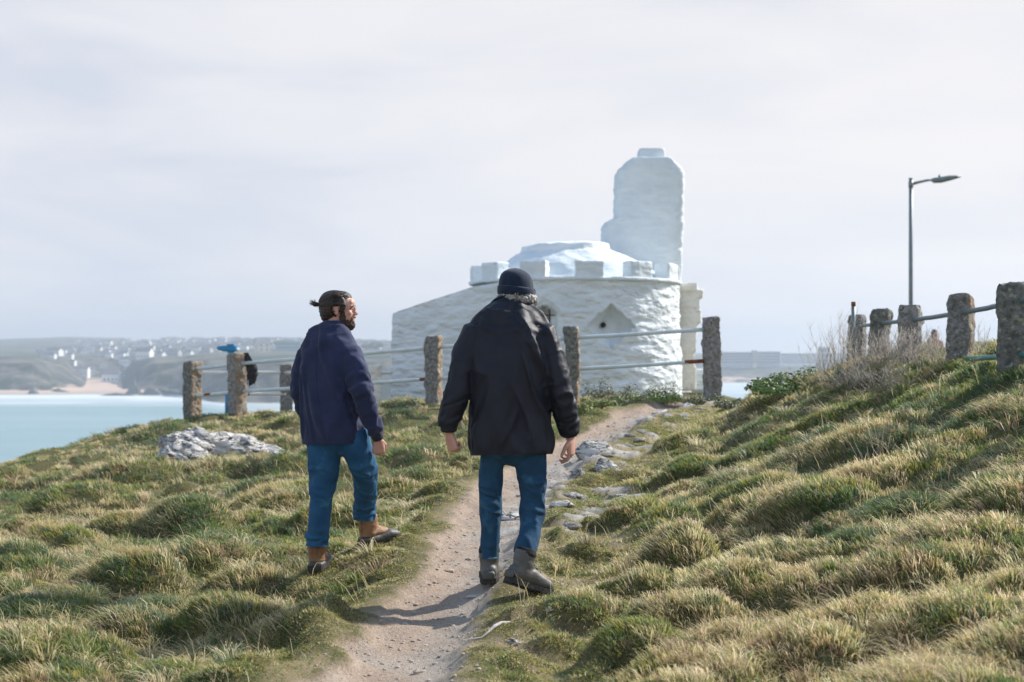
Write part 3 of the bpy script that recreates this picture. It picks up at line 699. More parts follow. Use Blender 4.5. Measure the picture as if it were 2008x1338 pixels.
# parapet ledge and merlons
def ring(r0, r1, z0, z1, n=120, a0=0, a1=360, cx=HC[0], cy_=HC[1], closed=True):
    vs = []; fs = []; m = n if closed else n+1
    for k in range(m):
        an = R(a0+(a1-a0)*k/n)
        for r, z in ((r0, z0), (r1, z0), (r1, z1), (r0, z1)): vs.append(Vector((cx+r*math.cos(an), cy_+r*math.sin(an), z+CZ)))
    for k in range(n):
        q = (k+1) % m
        for a in range(4):
            b_ = (a+1) % 4; fs.append((k*4+a, q*4+a, q*4+b_, k*4+b_))
    if not closed: fs += [(3, 2, 1, 0), (n*4, n*4+1, n*4+2, n*4+3)]
    return vs, fs
def rough(parts, vox, amp, sm=2, seed=3, sc=3.0):
    me = fuse(parts, vox, sm); q = get_co(me); nn = get_no(me)
    q = q+nn*(rubble(q*sc/3+seed, amp)+(fbm(q*sc*2, 3, seed)-.5)*amp)[:, None]; set_co(me, q); return me
place('parapet_ledge', rough([ring(HR-.32, HR+.06, 1.50, 1.585)], .03, .02), plaster, hutE)
for k in range(12):
    th = 270+5+30*k
    w_ = 7.5+random.uniform(-.4, .4)
    place('merlon', rough([ring(HR-.33, HR+.02, 1.56, 1.935+random.uniform(-.01, .02), n=10, a0=th-w_, a1=th+w_, closed=False)], .028, .022, seed=k), plaster, hutE)
# roof: low truncated cone
prof = [(2.1, 1.48), (1.95, 1.62), (1.64, 1.92), (1.22, 2.17), (1.02, 2.26), (.98, 2.40), (.88, 2.43), (.5, 2.46), (.02, 2.47)]
vs = []; n = 140
pr = [];
for i in range(len(prof)-1):
    for k in range(8): t_ = k/8; pr.append((prof[i][0]*(1-t_)+prof[i+1][0]*t_, prof[i][1]*(1-t_)+prof[i+1][1]*t_))
pr.append(prof[-1])
for r, z in pr:
    for k in range(n):
        an = 2*math.pi*k/n; vs.append((HC[0]+.05-(.26*min(1, max(0, (2.0-r)/.8)))+r*math.cos(an), HC[1]+r*math.sin(an), z+CZ+.05*math.cos(an)*(r/1.2 if r < 1.2 else 1)))
co = np.array(vs); ii = np.arange(len(pr)*n).reshape(len(pr), n); jj = np.roll(ii, -1, 1)
me = np_mesh(co, np.stack([ii[:-1].ravel(), jj[:-1].ravel(), jj[1:].ravel(), ii[1:].ravel()], 1)); nn = get_no(me)
q = co+nn*(rubble(co*np.array([1, 1, .6]), .045)+(fbm(co*2.2, 3, 19)-.5)*.035)[:, None]; set_co(me, q); place('roof', me, plaster, hutE)
# chimney tower
def slab(secs, d, dep, hint=(1, 0, 0)):
    pts = []; rad = []
    for (y, x0, x1) in secs:
        pts.append(P((x0+x1)/2, y, d)); rad.append(((x1-x0)/2*d/F, dep))
    return loft(pts, rad, side=hint, n=44, exp=7, flat=True)
dT = 34.1
ch = [slab([(770, 1196, 1334), (560, 1200, 1333), (470, 1203, 1336), (435, 1204, 1338), (400, 1205, 1338), (352, 1206, 1339), (343, 1207, 1338), (336, 1211, 1335), (328, 1219, 1328), (320, 1229, 1320), (314, 1236, 1313)], dT, .55),
      slab([(770, 1180, 1240), (470, 1180, 1240), (446, 1180, 1240), (438, 1186, 1238), (433, 1196, 1236)], dT, .5)]
place('chimney_tower', rough(ch, .04, .030, 1, 8, 4.5), plaster, hutE)
place('chimney_cap', rough([slab([(322, 1249, 1304), (300, 1251, 1303), (294, 1253, 1300)], dT, .3)], .035, .02, 1, 9), plaster, hutE)
# stone buttress at the side
bt = []
for (y0, y1, x0, x1) in [(556, 571, 1331, 1366), (570, 584, 1331, 1377), (583, 612, 1331, 1371), (611, 634, 1331, 1374), (633, 658, 1328, 1367), (657, 689, 1322, 1365), (688, 720, 1314, 1361), (719, 765, 1308, 1364)]:
    a = P(x0, y1, 32.9); b_ = P(x1, y0, 32.9); bt.append(box(((a.x+b_.x)/2, 32.95+random.uniform(-.03, .03), (a.z+b_.z)/2), (b_.x-a.x, .75, b_.z-a.z+.004), rz=R(-6)))
place('buttress', rough(bt, .03, .03, 1, 12), creamst, hutE)
# low white wall end beside the hut
me = rough([box(P(1376, 734, 35.0)+Vector((0, 0, -.15)), (.5, .4, .55))], .04, .02); o = place('low_wall', me, white); tag(o, 'low white wall end between the white hut and the fence post', 'wall')

# ---------------------------------------------------------------- granite posts, rails
granite = noise_mat('lichened_granite', (.14, .138, .132), (.31, .30, .285), scale=26, rough=.95, bump=1.0, bscale=60, bdist=.02, c3=(.43, .42, .37), s3=30, lo3=.56, hi3=.66, spec=.2)
granites = [granite, noise_mat('mossy_granite', (.11, .11, .10), (.25, .25, .23), scale=20, rough=.95, bump=1.0, bscale=55, bdist=.02, c3=(.36, .37, .28), s3=22, lo3=.56, hi3=.68, spec=.2), noise_mat('pale_granite', (.20, .195, .185), (.36, .35, .33), scale=18, rough=.95, bump=1.0, bscale=50, bdist=.02, c3=(.11, .10, .09), s3=26, lo3=.56, hi3=.66, spec=.2)]
granite2 = noise_mat('rust_stained_granite', (.32, .29, .24), (.29, .19, .12), scale=9, rough=.95, bump=.9, bscale=50, bdist=.02, c3=(.45, .43, .38), s3=18, lo3=.58, hi3=.66, spec=.2)
def paint(name, c, rust=(.22, .075, .03), lo=.60):
    return noise_mat(name, c, tuple(v*.85 for v in c), scale=6, rough=.5, bump=.15, bscale=40, bdist=.004, c3=rust, s3=2.6, lo3=lo, hi3=lo+.03)
railw = paint('weathered_white_rail_paint', (.62, .70, .73), lo=.69)
railw2 = paint('white_rail_paint', (.78, .78, .76), lo=.68)
railg = paint('grey_green_rail_paint', (.15, .20, .22), lo=.66)
teal = paint('teal_paint_rail', (.07, .26, .245), lo=.7)
def post(parent, c, w, h, rz, mat, below=.35, dep=None, seed=0):
    dep = dep or w
    lo = Vector((0, 0, -h-below)); vs, fs = loft([lo, Vector((0, 0, -h*.5)), Vector((0, 0, -.05)), Vector((0, 0, 0))], [(w/2*1.0, dep/2*1.0), (w/2, dep/2), (w/2, dep/2), (w/2*.93, dep/2*.93)], n=40, exp=9, rot=R(45))
    me = fuse([(vs, fs)], .018, 1); q = get_co(me); nn = get_no(me)
    s_ = q*1.0+seed*3.7
    q = q+nn*((fbm(s_*8, 4, seed)-.5)*.065+(fbm(s_*34, 2, seed)-.5)*.024)[:, None]
    q[:, 0] += (vn3(q*np.array([0, 0, 3.])+seed, 5)-.5)*.03
    set_co(me, q); me.transform(Matrix.Translation(c) @ Matrix.Rotation(rz, 4, 'Z'))
    mats = mat if isinstance(mat, list) else [mat]
    if mats[0] is granite: mats = [granites[(seed*7) % 3]]+mats[1:]
    ob = place('post', me, mats, parent)
    if len(mats) > 1:
        nn = np.empty(len(me.polygons)*3, dtype=np.float32); me.polygons.foreach_get('normal', nn); nn = nn.reshape(-1, 3)
        cen = np.empty(len(me.polygons)*3, dtype=np.float32); me.polygons.foreach_get('center', cen); cen = cen.reshape(-1, 3)
        rr = np.array([math.cos(rz), math.sin(rz)])
        mi = ((nn[:, :2]@rr) > .55) & (vn3(cen*6.0, 9) > .22); me.polygons.foreach_set('material_index', mi.astype(np.int32))
    return ob
def rails(parent, pts, r, mat, name='rail', side=None):
    for i in range(len(pts)-1):
        a, b_ = pts[i], pts[i+1]; n = 10
        mid = [a+(b_-a)*(k/n)+Vector((0, 0, -.004*math.sin(math.pi*k/n)+random.uniform(-.002, .002))) for k in range(n+1)]
        place(name, from_vf(*loft(mid, [r]*(n+1), side=(0, 0, 1), n=12)), mat, parent)
# main fence across the headland
LF = [(378, 709, 23.7, .25, .97, -42), (465, 694, 22.8, .235, 1.02, -44), (851, 659, 21.1, .22, 1.05, -20), (1121, 641, 20.2, .205, 1.08, -12), (1396, 623, 20.1, .235, 1.10, 3)]
fenA = empty('stone_post_fence', (0, 21.3, .7), 'fence of five granite posts with pale blue-white pipe rails in front of the white hut', 'fence')
ups = [724, 713.5, 681.5, 663, 645]; lws = [777, 768.5, 742.5, 724.5, 707]
up = []; lw = []
for k, (px, ty, d, w_, h, rz) in enumerate(LF):
    c = P(px, ty, d); dp_ = w_
    post(fenA, c, w_, h, R(rz), [granite, granite2] if k < 4 else granite, seed=k+1, dep=w_*(1.0 if k != 3 else .9))
    up.append(P(px+2, ups[k], d-.02)); lw.append(P(px+2, lws[k], d-.02))
rails(fenA, up, .027, railw); rails(fenA, lw, .026, railw)
# rusty collar patches on the lower rail
rustm = noise_mat('rust', (.30, .09, .03), (.16, .05, .025), scale=30, rough=.95, bump=.6, bdist=.004)
def patch(a, b_, t0, t1, r=.0285): return loft([a+(b_-a)*t0, a+(b_-a)*((t0+t1)/2), a+(b_-a)*t1], [r-.0008, r, r-.0008], side=(0, 0, 1), n=12)
place('rust_patch', from_vf(*patch(lw[3], lw[4], .80, .955)), rustm, fenA)
place('rust_patch', from_vf(*patch(lw[2], lw[1], .07, .045, .028)), rustm, fenA)
place('rust_patch', from_vf(*patch(lw[1], lw[0], .60, .74, .028)), rustm, fenA)
# fence behind, near the cliff edge
fenB = empty('cliff_edge_fence', (-5, 30, .2), 'second fence with bright white rails behind, at the cliff edge', 'fence')
RB = [(330, 716, 30.2), (463, 716, 30), (562, 715, 30), (735, 716, 30.2), (905, 716, 31)]
for k, (px, ty, d) in enumerate(RB[1:4]):
    post(fenB, P(px, ty, d), .25, 1.1, R(10), granite if k < 2 else creamst, seed=20+k, below=.5)
rails(fenB, [P(392, 731, 30.2)]+[P(px, 730.5, d-.1) for px, _, d in RB[1:4]]+[P(768, 731, 30.8)], .036, railw2)
rails(fenB, [P(392, 776, 30.2)]+[P(px, 772.5, d-.1) for px, _, d in RB[1:3]], .036, railw2)
# fence along the bank
fenC = empty('bank_fence', (3.9, 13.5, 1.6), 'squat lichen-covered granite posts with a thin grey pipe rail along the bank top', 'fence')
RC = [(1680, 619, 17.4, .19), (1727, 606, 15.5, .19), (1786.5, 598.5, 14, .20), (1883.5, 578, 12.2, .20), (1990, 554, 10.7, .225), (2170, 515, 9.2, .25)]
for k, (px, ty, d, w_) in enumerate(RC):
    post(fenC, P(px, ty, d), w_, .62, R(-32), [granite, granite2] if k in (3, 4, 5) else granite, seed=30+k, below=.5)
rails(fenC, [P(px, y, d-.03) for px, y, d in [(1681, 640, 17.4), (1729, 634, 15.5), (1789, 627.5, 14), (1887, 613, 12.2), (1996, 591, 10.7), (2170, 553, 9.2)]], .021, railg)
rails(fenC, [P(px, y, d-.05) for px, y, d in [(1889, 704, 12.2), (1996, 697, 10.7), (2170, 680, 9.2)]], .021, teal)

# ---------------------------------------------------------------- coin telescope, black bag, lamp, pole
bluep = noise_mat('blue_enamel', (.015, .20, .42), (.02, .24, .48), scale=12, rough=.4, bump=.05)
d = 24.4
tel = empty('coin_telescope', P(457, 820, d), 'bright blue seaside viewing telescope on a column behind the stone post', 'telescope')
bd = [loft([P(425, 682.5, d), P(430, 683, d), P(437, 683.5, d), P(452, 684, d), P(464, 684, d)], [(.012, .018), (.036, .045), (.050, .055), (.052, .065), (.050, .065)], side=(0, 0, 1), n=18, exp=4),
      box(P(453, 679, d), (.12, .13, .07))]
place('body', from_vf(*join_vf(bd)), bluep, tel, smooth=False)
place('eyepiece', from_vf(*tube(P(463, 685, d), P(468, 686.5, d), .028)), whm, tel)
place('mount', from_vf(*join_vf([loft([P(454, 690, d), P(455, 697, d)], [.045, .035], n=16), box(P(453, 691, d), (.10, .10, .03))])), bluep, tel)
place('column', from_vf(*loft([P(457, 697, d), P(457, 770, d), P(457, 772, d)], [.035, .035, .035], n=16)), bluep, tel)
place('base', from_vf(*loft([P(453, 770, d), P(453, 772, d), P(453, 830, d)], [.09, .105, .105], n=16)), bluep, tel)
blk = noise_mat('black_webbing', (.010, .010, .012), (.03, .03, .034), scale=30, rough=.85, bump=.5, bdist=.006)
d = 22.75
bag = [loft([P(479, 694, d-.02), P(484, 694, d), P(489, 703, d), P(494, 714, d), P(500, 722, d)], [(.035, .012)]*5, side=(1, 0, 0), n=10),
       loft([P(481, 698, d), P(486, 712, d), P(490, 728, d), P(489, 745, d)], [(.03, .012), (.05, .02), (.05, .03), (.03, .02)], side=(1, 0, 0), n=10),
       loft([P(494, 712, d+.02), P(497, 722, d+.02), P(497, 735, d+.02), P(494, 748, d+.02), P(490, 756, d+.02)], [(.045, .03), (.065, .06), (.07, .06), (.055, .05), (.02, .02)], side=(1, 0, 0), n=14),
       loft([P(499, 745, d), P(500, 752, d), P(499, 758, d)], [.008, .006, .004], n=6), loft([P(488, 750, d), P(489, 764, d), P(488, 776, d)], [.010, .007, .010], n=6), loft([P(484, 735, d), P(485, 760, d)], [.009, .006], n=6)]
me = fuse(bag, .009, 1); q = get_co(me); q += get_no(me)*((fbm(q*22, 3, 3)-.5)*.03)[:, None]; set_co(me, q)
o = place('hanging_bag', me, blk); tag(o, 'limp black bag with dangling straps hung on the second stone post', 'bag')
lampm = noise_mat('galvanised_grey_green', (.16, .20, .21), (.22, .26, .27), scale=5, rough=.5, bump=.05, metallic=.3)
d = 40
lamp = empty('street_lamp', P(1786, 772, d), 'tall thin grey street lamp rising behind the bank posts', 'street lamp')
place('pole', from_vf(*join_vf([loft([P(1786, 780, d), P(1786, 560, d), P(1786, 351, d)], [.062, .058, .052], n=16), loft([P(1786, 352, d), P(1786, 349.5, d)], [.06, .06], n=16), loft([P(1786, 368, d), P(1786, 356, d)], [.066, .066], n=16)])), lampm, lamp)
place('arm', from_vf(*loft([P(1787, 361.5, d), P(1800, 358, d), P(1815, 354.5, d), P(1830, 352, d)], [.045, .038, .034, .032], side=(0, 0, 1), n=12)), lampm, lamp)
hd = place('lamp_head', fuse([loft([P(1826, 352, d), P(1832, 354, d), P(1845, 353, d), P(1862, 349.5, d), P(1876, 347.5, d), P(1884, 347, d)], [(.03, .06), (.075, .13), (.085, .15), (.075, .15), (.045, .12), (.012, .05)], side=(0, 0, 1), n=20, exp=2.6)], .014, 2), lampm, lamp)
place('photocell', from_vf(*loft([P(1842, 348, d), P(1842, 345, d), P(1842, 341, d)], [.03, .03, .006], n=10)), lampm, hd)
d = 15.3
o = empty('metal_pole', P(1673, 700, d), 'bare grey-green metal pole in front of the farthest bank post', 'pole')
place('shaft', from_vf(*loft([P(1673, 735, d), P(1673, 650, d), P(1673.5, 600, d)], [.023, .023, .022], n=14)), lampm, o)
place('cap', from_vf(*loft([P(1673.5, 600.5, d), P(1673.5, 592, d)], [.025, .024], n=14)), rustm, o)

# ---------------------------------------------------------------- rocks
palerock = noise_mat('pale_quartz_rock', (.64, .61, .57), (.46, .44, .415), scale=5, rough=.9, bump=.9, bscale=22, bdist=.03, c3=(.20, .20, .19), s3=6, lo3=.60, hi3=.66, stretch=(1, 1, 3.5), rotv=(.3, .5, .2), spec=.3)
dullrock = noise_mat('dull_path_rock', (.48, .45, .41), (.30, .28, .25), scale=12, rough=.9, bump=.8, bscale=40, bdist=.02, c3=(.12, .11, .10), s3=22, lo3=.60, hi3=.66, stretch=(1, 1, 2), spec=.3)
def add_cracks(m, scale, stretch, w, depth):
    nt = m.node_tree; N = nt.nodes; L = nt.links; b = N['Principled BSDF']
    t = N.new('ShaderNodeTexCoord'); mp = N.new('ShaderNodeMapping'); mp.inputs['Scale'].default_value = stretch; mp.inputs['Rotation'].default_value = (.35, -.5, .3); L.new(t.outputs['Object'], mp.inputs[0])
    nz_ = N.new('ShaderNodeTexNoise'); nz_.inputs['Scale'].default_value = scale*1.3; nz_.inputs['Detail'].default_value = 6; L.new(mp.outputs[0], nz_.inputs['Vector'])
    ad_ = N.new('ShaderNodeMix'); ad_.data_type = 'RGBA'; ad_.blend_type = 'ADD'; ad_.inputs['Factor'].default_value = .45; L.new(mp.outputs[0], ad_.inputs['A']); L.new(nz_.outputs['Color'], ad_.inputs['B'])
    v = N.new('ShaderNodeTexVoronoi'); v.feature = 'DISTANCE_TO_EDGE'; v.inputs['Scale'].default_value = scale; L.new(ad_.outputs['Result'], v.inputs['Vector'])
    mr_ = N.new('ShaderNodeMapRange'); mr_.inputs['From Min'].default_value = w*.25; mr_.inputs['From Max'].default_value = w; L.new(v.outputs['Distance'], mr_.inputs[0])
    mx_ = N.new('ShaderNodeMix'); mx_.data_type = 'RGBA'; L.new(mr_.outputs[0], mx_.inputs['Factor']); mx_.inputs['A'].default_value = (.07, .068, .065, 1)
    L.new(b.inputs['Base Color'].links[0].from_socket, mx_.inputs['B']); L.new(mx_.outputs['Result'], b.inputs['Base Color'])
    bp_ = N.new('ShaderNodeBump'); bp_.inputs['Strength'].default_value = .9; bp_.inputs['Distance'].default_value = depth; L.new(mr_.outputs[0], bp_.inputs['Height'])
    L.new(b.inputs['Normal'].links[0].from_socket, bp_.inputs['Normal']); L.new(bp_.outputs[0], b.inputs['Normal'])
add_cracks(palerock, 4.2, (1, 1, 3.6), .045, .03); add_cracks(dullrock, 8, (1, 1, 2), .05, .02)
def rockmesh(c, w, dp, h, seed, rz=0, tilt=0, sub=5, cuts=16):
    bm = bmesh.new(); bmesh.ops.create_icosphere(bm, subdivisions=sub, radius=1); me = bpy.data.meshes.new('m'); bm.to_mesh(me); bm.free()
    q = get_co(me); g = np.random.default_rng(seed)
    for k in range(cuts):
        v = g.normal(size=3); v[2] = abs(v[2])*.9+.15; v /= np.linalg.norm(v); dd = g.uniform(.55, .88); s = q@v
        over = s > dd; q[over] -= v*((s[over]-dd)*.92)[:, None]
    q += (q/np.linalg.norm(q, axis=1)[:, None])*((fbm(q*2.5+seed, 4, seed)-.5)*.22+(1-np.abs(2*vn3(q*np.array([2.5, 2.5, 9])+seed, seed)-1)-.5)*.07)[:, None]
    q *= np.array([w/2, dp/2, h])
    set_co(me, q); me.transform(Matrix.Translation(c) @ Matrix.Rotation(rz, 4, 'Z') @ Matrix.Rotation(tilt, 4, 'Y')); return me
def rock(px, d, w, dp, h, seed, label, mat=palerock, rz=0, tilt=0, name='rock', up_=0, sub=4, group=None, cat='rock'):
    X = (px-1004)*d/F; z = gh(X, d)+up_
    o = place(name, rockmesh(Vector((X, d, z)), w, dp, h, seed, rz, tilt, sub), mat); tag(o, label, cat, group); return o
# big outcrop: two slabs that belong to one bedrock
X = (382-1004)*17.9/F; gz_ = P(382, 893, 17.2).z
ms = [rockmesh(Vector((X-.02, 17.2, gz_)), .86, .8, .22, 5, R(20), R(-6), 4), rockmesh(Vector((X+.0, 17.9, gz_+.10)), 1.0, .9, .25, 6, R(-10), R(8), 4), rockmesh(Vector((X+.42, 18.0, gz_+.08)), 1.1, .8, .20, 7, R(-8), R(10), 4), rockmesh(Vector((X+.80, 18.0, gz_+.04)), .9, .4, .10, 8, R(-15), R(10), 4)]
pts = []
for m in ms:
    q = get_co(m); pts.append(([Vector(v) for v in q], [tuple(p.vertices) for p in m.polygons]))
me = fuse(pts, .02, 1); q = get_co(me); nn = get_no(me)
st_ = 1-np.abs(2*fbm(q*np.array([3.0, 3.0, 11])+q[:, :1]*np.array([0, 0, 5.]), 4, 77)-1)
q += nn*((1-np.abs(2*fbm(q*np.array([5, 5, 12]), 4, 70)-1)-.6)*.06-(st_**6)*.05)[:, None]; set_co(me, q)
o = place('rock_outcrop', me, palerock); tag(o, 'large pale rock outcrop with dark cracks in the grass below the two nearest-left fence posts', 'rock')
rock(1188, 13.3, .38, .34, .21, 21, 'sharp pale striped rock on the path edge beside the older man hand', rz=.3, tilt=R(-8), up_=.0, sub=5)
rock(1168, 14.3, .42, .3, .13, 22, 'rounded pale rock just behind the sharp striped rock', rz=.1, tilt=R(10))
rock(1136, 12.9, .16, .16, .09, 23, 'small grey rock at the foot of the sharp striped rock', dullrock)
rock(1192, 12.4, .22, .15, .055, 24, 'flat white stone in ochre turf below the sharp striped rock', palerock)
rock(1216, 12.0, .22, .13, .06, 25, 'split dark grey stone furthest from the path in the turf', dullrock, rz=.4)
rock(1128, 11.8, .30, .22, .05, 26, 'broad low stone with a mossy top in the middle of the stony margin', dullrock, rz=-.3)
rock(1104, 11.2, .22, .14, .03, 27, 'thin pale slab lying below the broad low stone', palerock, rz=.2)
rock(1007, 11.3, .34, .26, .035, 28, 'pale gravelly slab seen between the older man knees', palerock, rz=.3)
rock(1150, 10.6, .14, .11, .03, 29, 'small ribbed stone half buried in the path margin', dullrock)
rock(1092, 10.2, .13, .09, .03, 30, 'small pinkish stone beside the older man right knee', dullrock)
rock(1348, 19.2, .40, .3, .12, 31, 'white rock at the top of the path near the gate post', palerock, rz=.4)
rock(1300, 18.4, .30, .22, .08, 32, 'pale grey rock on the right edge of the upper path', palerock, rz=.4)
rock(1228, 11.0, .14, .10, .05, 33, 'pair of dark knobbly stones in brown turf', dullrock)
rock(793, 7.55, .055, .03, .014, 34, 'small pale flat stone on the path just below the shadow', palerock, sub=3, name='stone')
rock(1022, 7.45, .10, .05, .025, 35, 'grey lump of stone under the raised hiking boot', dullrock, sub=3, name='stone')
rock(1078, 7.15, .045, .04, .02, 36, 'dark stone in turf right of the raised hiking boot', dullrock, sub=3, name='stone')
rock(1006, 6.75, .07, .05, .03, 37, 'stone in the soil under the bleached root', dullrock, sub=3, name='stone')
rock(862, 6.75, .03, .02, .012, 38, 'dark pebble in the middle of the near path', dullrock, sub=3, name='stone')
rock(935, 8.0, .16, .05, .012, 39, 'thin pale ledge of stone beside the planted hiking boot', palerock, sub=3, name='stone', rz=.1)
# pale stones bedded in the stony margin
smesh = [rockmesh(Vector((0, 0, 0)), 1, .75, .30, 200+k, 0, 0, 3, 12) for k in range(5)]
for m_s in smesh: m_s.materials.append(palerock if smesh.index(m_s) % 2 else dullrock); m_s.shade_smooth()
sg = random.Random(31); ns = 0
while ns < 70:
    d = sg.uniform(8.6, 19); r = np.interp(d, PATH[:, 0], PATH[:, 2]); l = np.interp(d, PATH[:, 0], PATH[:, 1]); X = sg.uniform(r-.28, r+.45)
    if min(math.hypot(X-a, d-b_) for a, b_ in FEET) < .25: continue
    ns += 1; s_ = sg.choice([.05, .07, .09, .12, .16, .2])*(.8+.02*d); z = float(gfast(np.array([X]), np.array([d]))[0])
    o = bpy.data.objects.new('stone', sg.choice(smesh)); C.objects.link(o); o.location = (X, d, z-.008); o.rotation_euler = (sg.uniform(-.12, .12), sg.uniform(-.12, .12), sg.uniform(0, 6.28)); o.scale = (s_, s_, s_*.55)
    tag(o, 'small pale stone bedded in the trodden margin of the path', 'stone', 'small stones bedded along the path margin')
# scattered path grit: countless
vs = []; fs = []; g = random.Random(9)
bmx = bmesh.new(); bmesh.ops.create_icosphere(bmx, subdivisions=1, radius=1); iv = [v.co.copy() for v in bmx.verts]; ifc = [tuple(v.index for v in f.verts) for f in bmx.faces]; bmx.free()
pts_ = []
for k in range(7500):
    d = g.uniform(5.2, 20)**1.0; l = np.interp(d, PATH[:, 0], PATH[:, 1]); r = np.interp(d, PATH[:, 0], PATH[:, 2]); pts_.append((g.uniform(l-.08, r+.45), d))
pa = np.array(pts_); pz, ppm, psc = gfast(pa[:, 0], pa[:, 1], True)[:3]
for k in range(len(pa)):
    if max(ppm[k], psc[k]*.8) < g.random(): continue
    s = .003+.010*g.random()**6; 
    if g.random() < .02: s *= 2.4
    sc3 = Vector((s*g.uniform(.8, 1.5), s*g.uniform(.8, 1.4), s*.6)); b0 = len(vs); rz = Matrix.Rotation(g.uniform(0, 6), 3, 'Z')
    for v in iv: vs.append(rz @ Vector((v.x*sc3.x*g.uniform(.7, 1.2), v.y*sc3.y, v.z*sc3.z))+Vector((pa[k, 0], pa[k, 1], pz[k]+s*.2)))
    fs += [tuple(i+b0 for i in f) for f in ifc]
gritm = noise_mat('grit', (.50, .43, .36), (.33, .27, .22), scale=40, bump=0, rough=.95)
o = place('gravel', from_vf(vs, fs), gritm, smooth=False); tag(o, 'small stones and grit strewn over the path', kind='stuff')
# bleached root
root = noise_mat('bleached_wood', (.60, .56, .52), (.42, .38, .34), scale=30, rough=.85, bump=.5, stretch=(1, 6, 6))
rp = []
for (px, d, dz) in [(944, 6.83, .002), (957, 6.86, .008), (968, 6.90, .014), (983, 6.97, .016), (1000, 7.02, .015), (1018, 7.04, .012)]:
    X = (px-1004)*d/F; rp.append(Vector((X, d, gh(X, d)+dz)))
o = place('bleached_root', fuse([loft(rp, [.003, .006, .009, .008, .009, .007], n=10), loft([rp[0]+Vector((-.10, -.05, -.004)), rp[0], rp[1]], [.003, .005, .007], n=8)], .004, 1), root); tag(o, 'thin bleached root lying on bare soil below the raised boot', 'root')

# ---------------------------------------------------------------- grass
def blades(X, Y, h, w, col, lean, curl, seed, yaw=None):
    """X,Y roots; h, w arrays; col (n,3); lean (n,2) horizontal lean at tip relative to height"""
    n = len(X); g = np.random.default_rng(seed)
    z = gfast(X, Y); e_ = .03
    dzx = (gfast(X+e_, Y)-z)/e_; dzy = (gfast(X, Y+e_)-z)/e_
    nrm = np.stack([-dzx, -dzy, np.ones(n)], 1); nl = np.linalg.norm(nrm, axis=1)[:, None]; nrm /= nl
    up = nrm*.75+np.array([0, 0, .55]); up /= np.linalg.norm(up, axis=1)[:, None]
    ld = np.stack([lean[:, 0], lean[:, 1], np.zeros(n)], 1)
    root_ = np.stack([X, Y, z-.008], 1)
    a = g.uniform(0, 2*np.pi, n) if yaw is None else yaw
    sd_ = np.stack([np.cos(a), np.sin(a), np.zeros(n)], 1)*(w*.5)[:, None]
    H = h[:, None]
    m = root_+up*H*.5+ld*H*.28
    m2_ = root_+up*H*.82+ld*H*.70 - np.array([0, 0, 1])*(curl*h*.15)[:, None]
    tip = root_+up*H*.98+ld*H*1.15 - np.array([0, 0, 1])*(curl*h*.45)[:, None]
    v = np.stack([root_-sd_, root_+sd_, m-sd_*.85, m+sd_*.85, m2_-sd_*.55, m2_+sd_*.55, tip], 1).reshape(-1, 3)
    b0 = np.arange(n)[:, None]*7
    f = np.concatenate([b0+np.array([[0, 1, 3]]), b0+np.array([[0, 3, 2]]), b0+np.array([[2, 3, 5]]), b0+np.array([[2, 5, 4]]), b0+np.array([[4, 5, 6]])], 1).reshape(-1, 3)
    me = np_mesh(v, f)
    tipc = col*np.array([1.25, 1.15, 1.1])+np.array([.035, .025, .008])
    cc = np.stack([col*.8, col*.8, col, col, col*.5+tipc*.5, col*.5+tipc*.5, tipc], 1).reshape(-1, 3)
    color_attr(me, 'col', cc)
    return me
grm = bpy.data.materials.new('grass'); grm.use_nodes = True; nt = grm.node_tree; nt.nodes.clear(); N = nt.nodes; L = nt.links
ou = N.new('ShaderNodeOutputMaterial'); vc = N.new('ShaderNodeVertexColor'); vc.layer_name = 'col'
pb = N.new('ShaderNodeBsdfPrincipled'); pb.inputs['Roughness'].default_value = .55; pb.inputs['Specular IOR Level'].default_value = .35
tr = N.new('ShaderNodeBsdfTranslucent'); mxs = N.new('ShaderNodeMixShader'); mxs.inputs[0].default_value = .45
L.new(vc.outputs[0], pb.inputs['Base Color'])
hs = N.new('ShaderNodeHueSaturation'); hs.inputs['Value'].default_value = 1.25; L.new(vc.outputs[0], hs.inputs['Color']); L.new(hs.outputs[0], tr.inputs['Color'])
L.new(pb.outputs[0], mxs.inputs[1]); L.new(tr.outputs[0], mxs.inputs[2]); L.new(mxs.outputs[0], ou.inputs['Surface'])
PAL = np.array([[.080, .140, .046], [.145, .215, .060], [.240, .270, .080], [.50, .425, .230], [.66, .58, .39], [.125, .185, .108], [.35, .25, .165], [.38, .325, .088]])
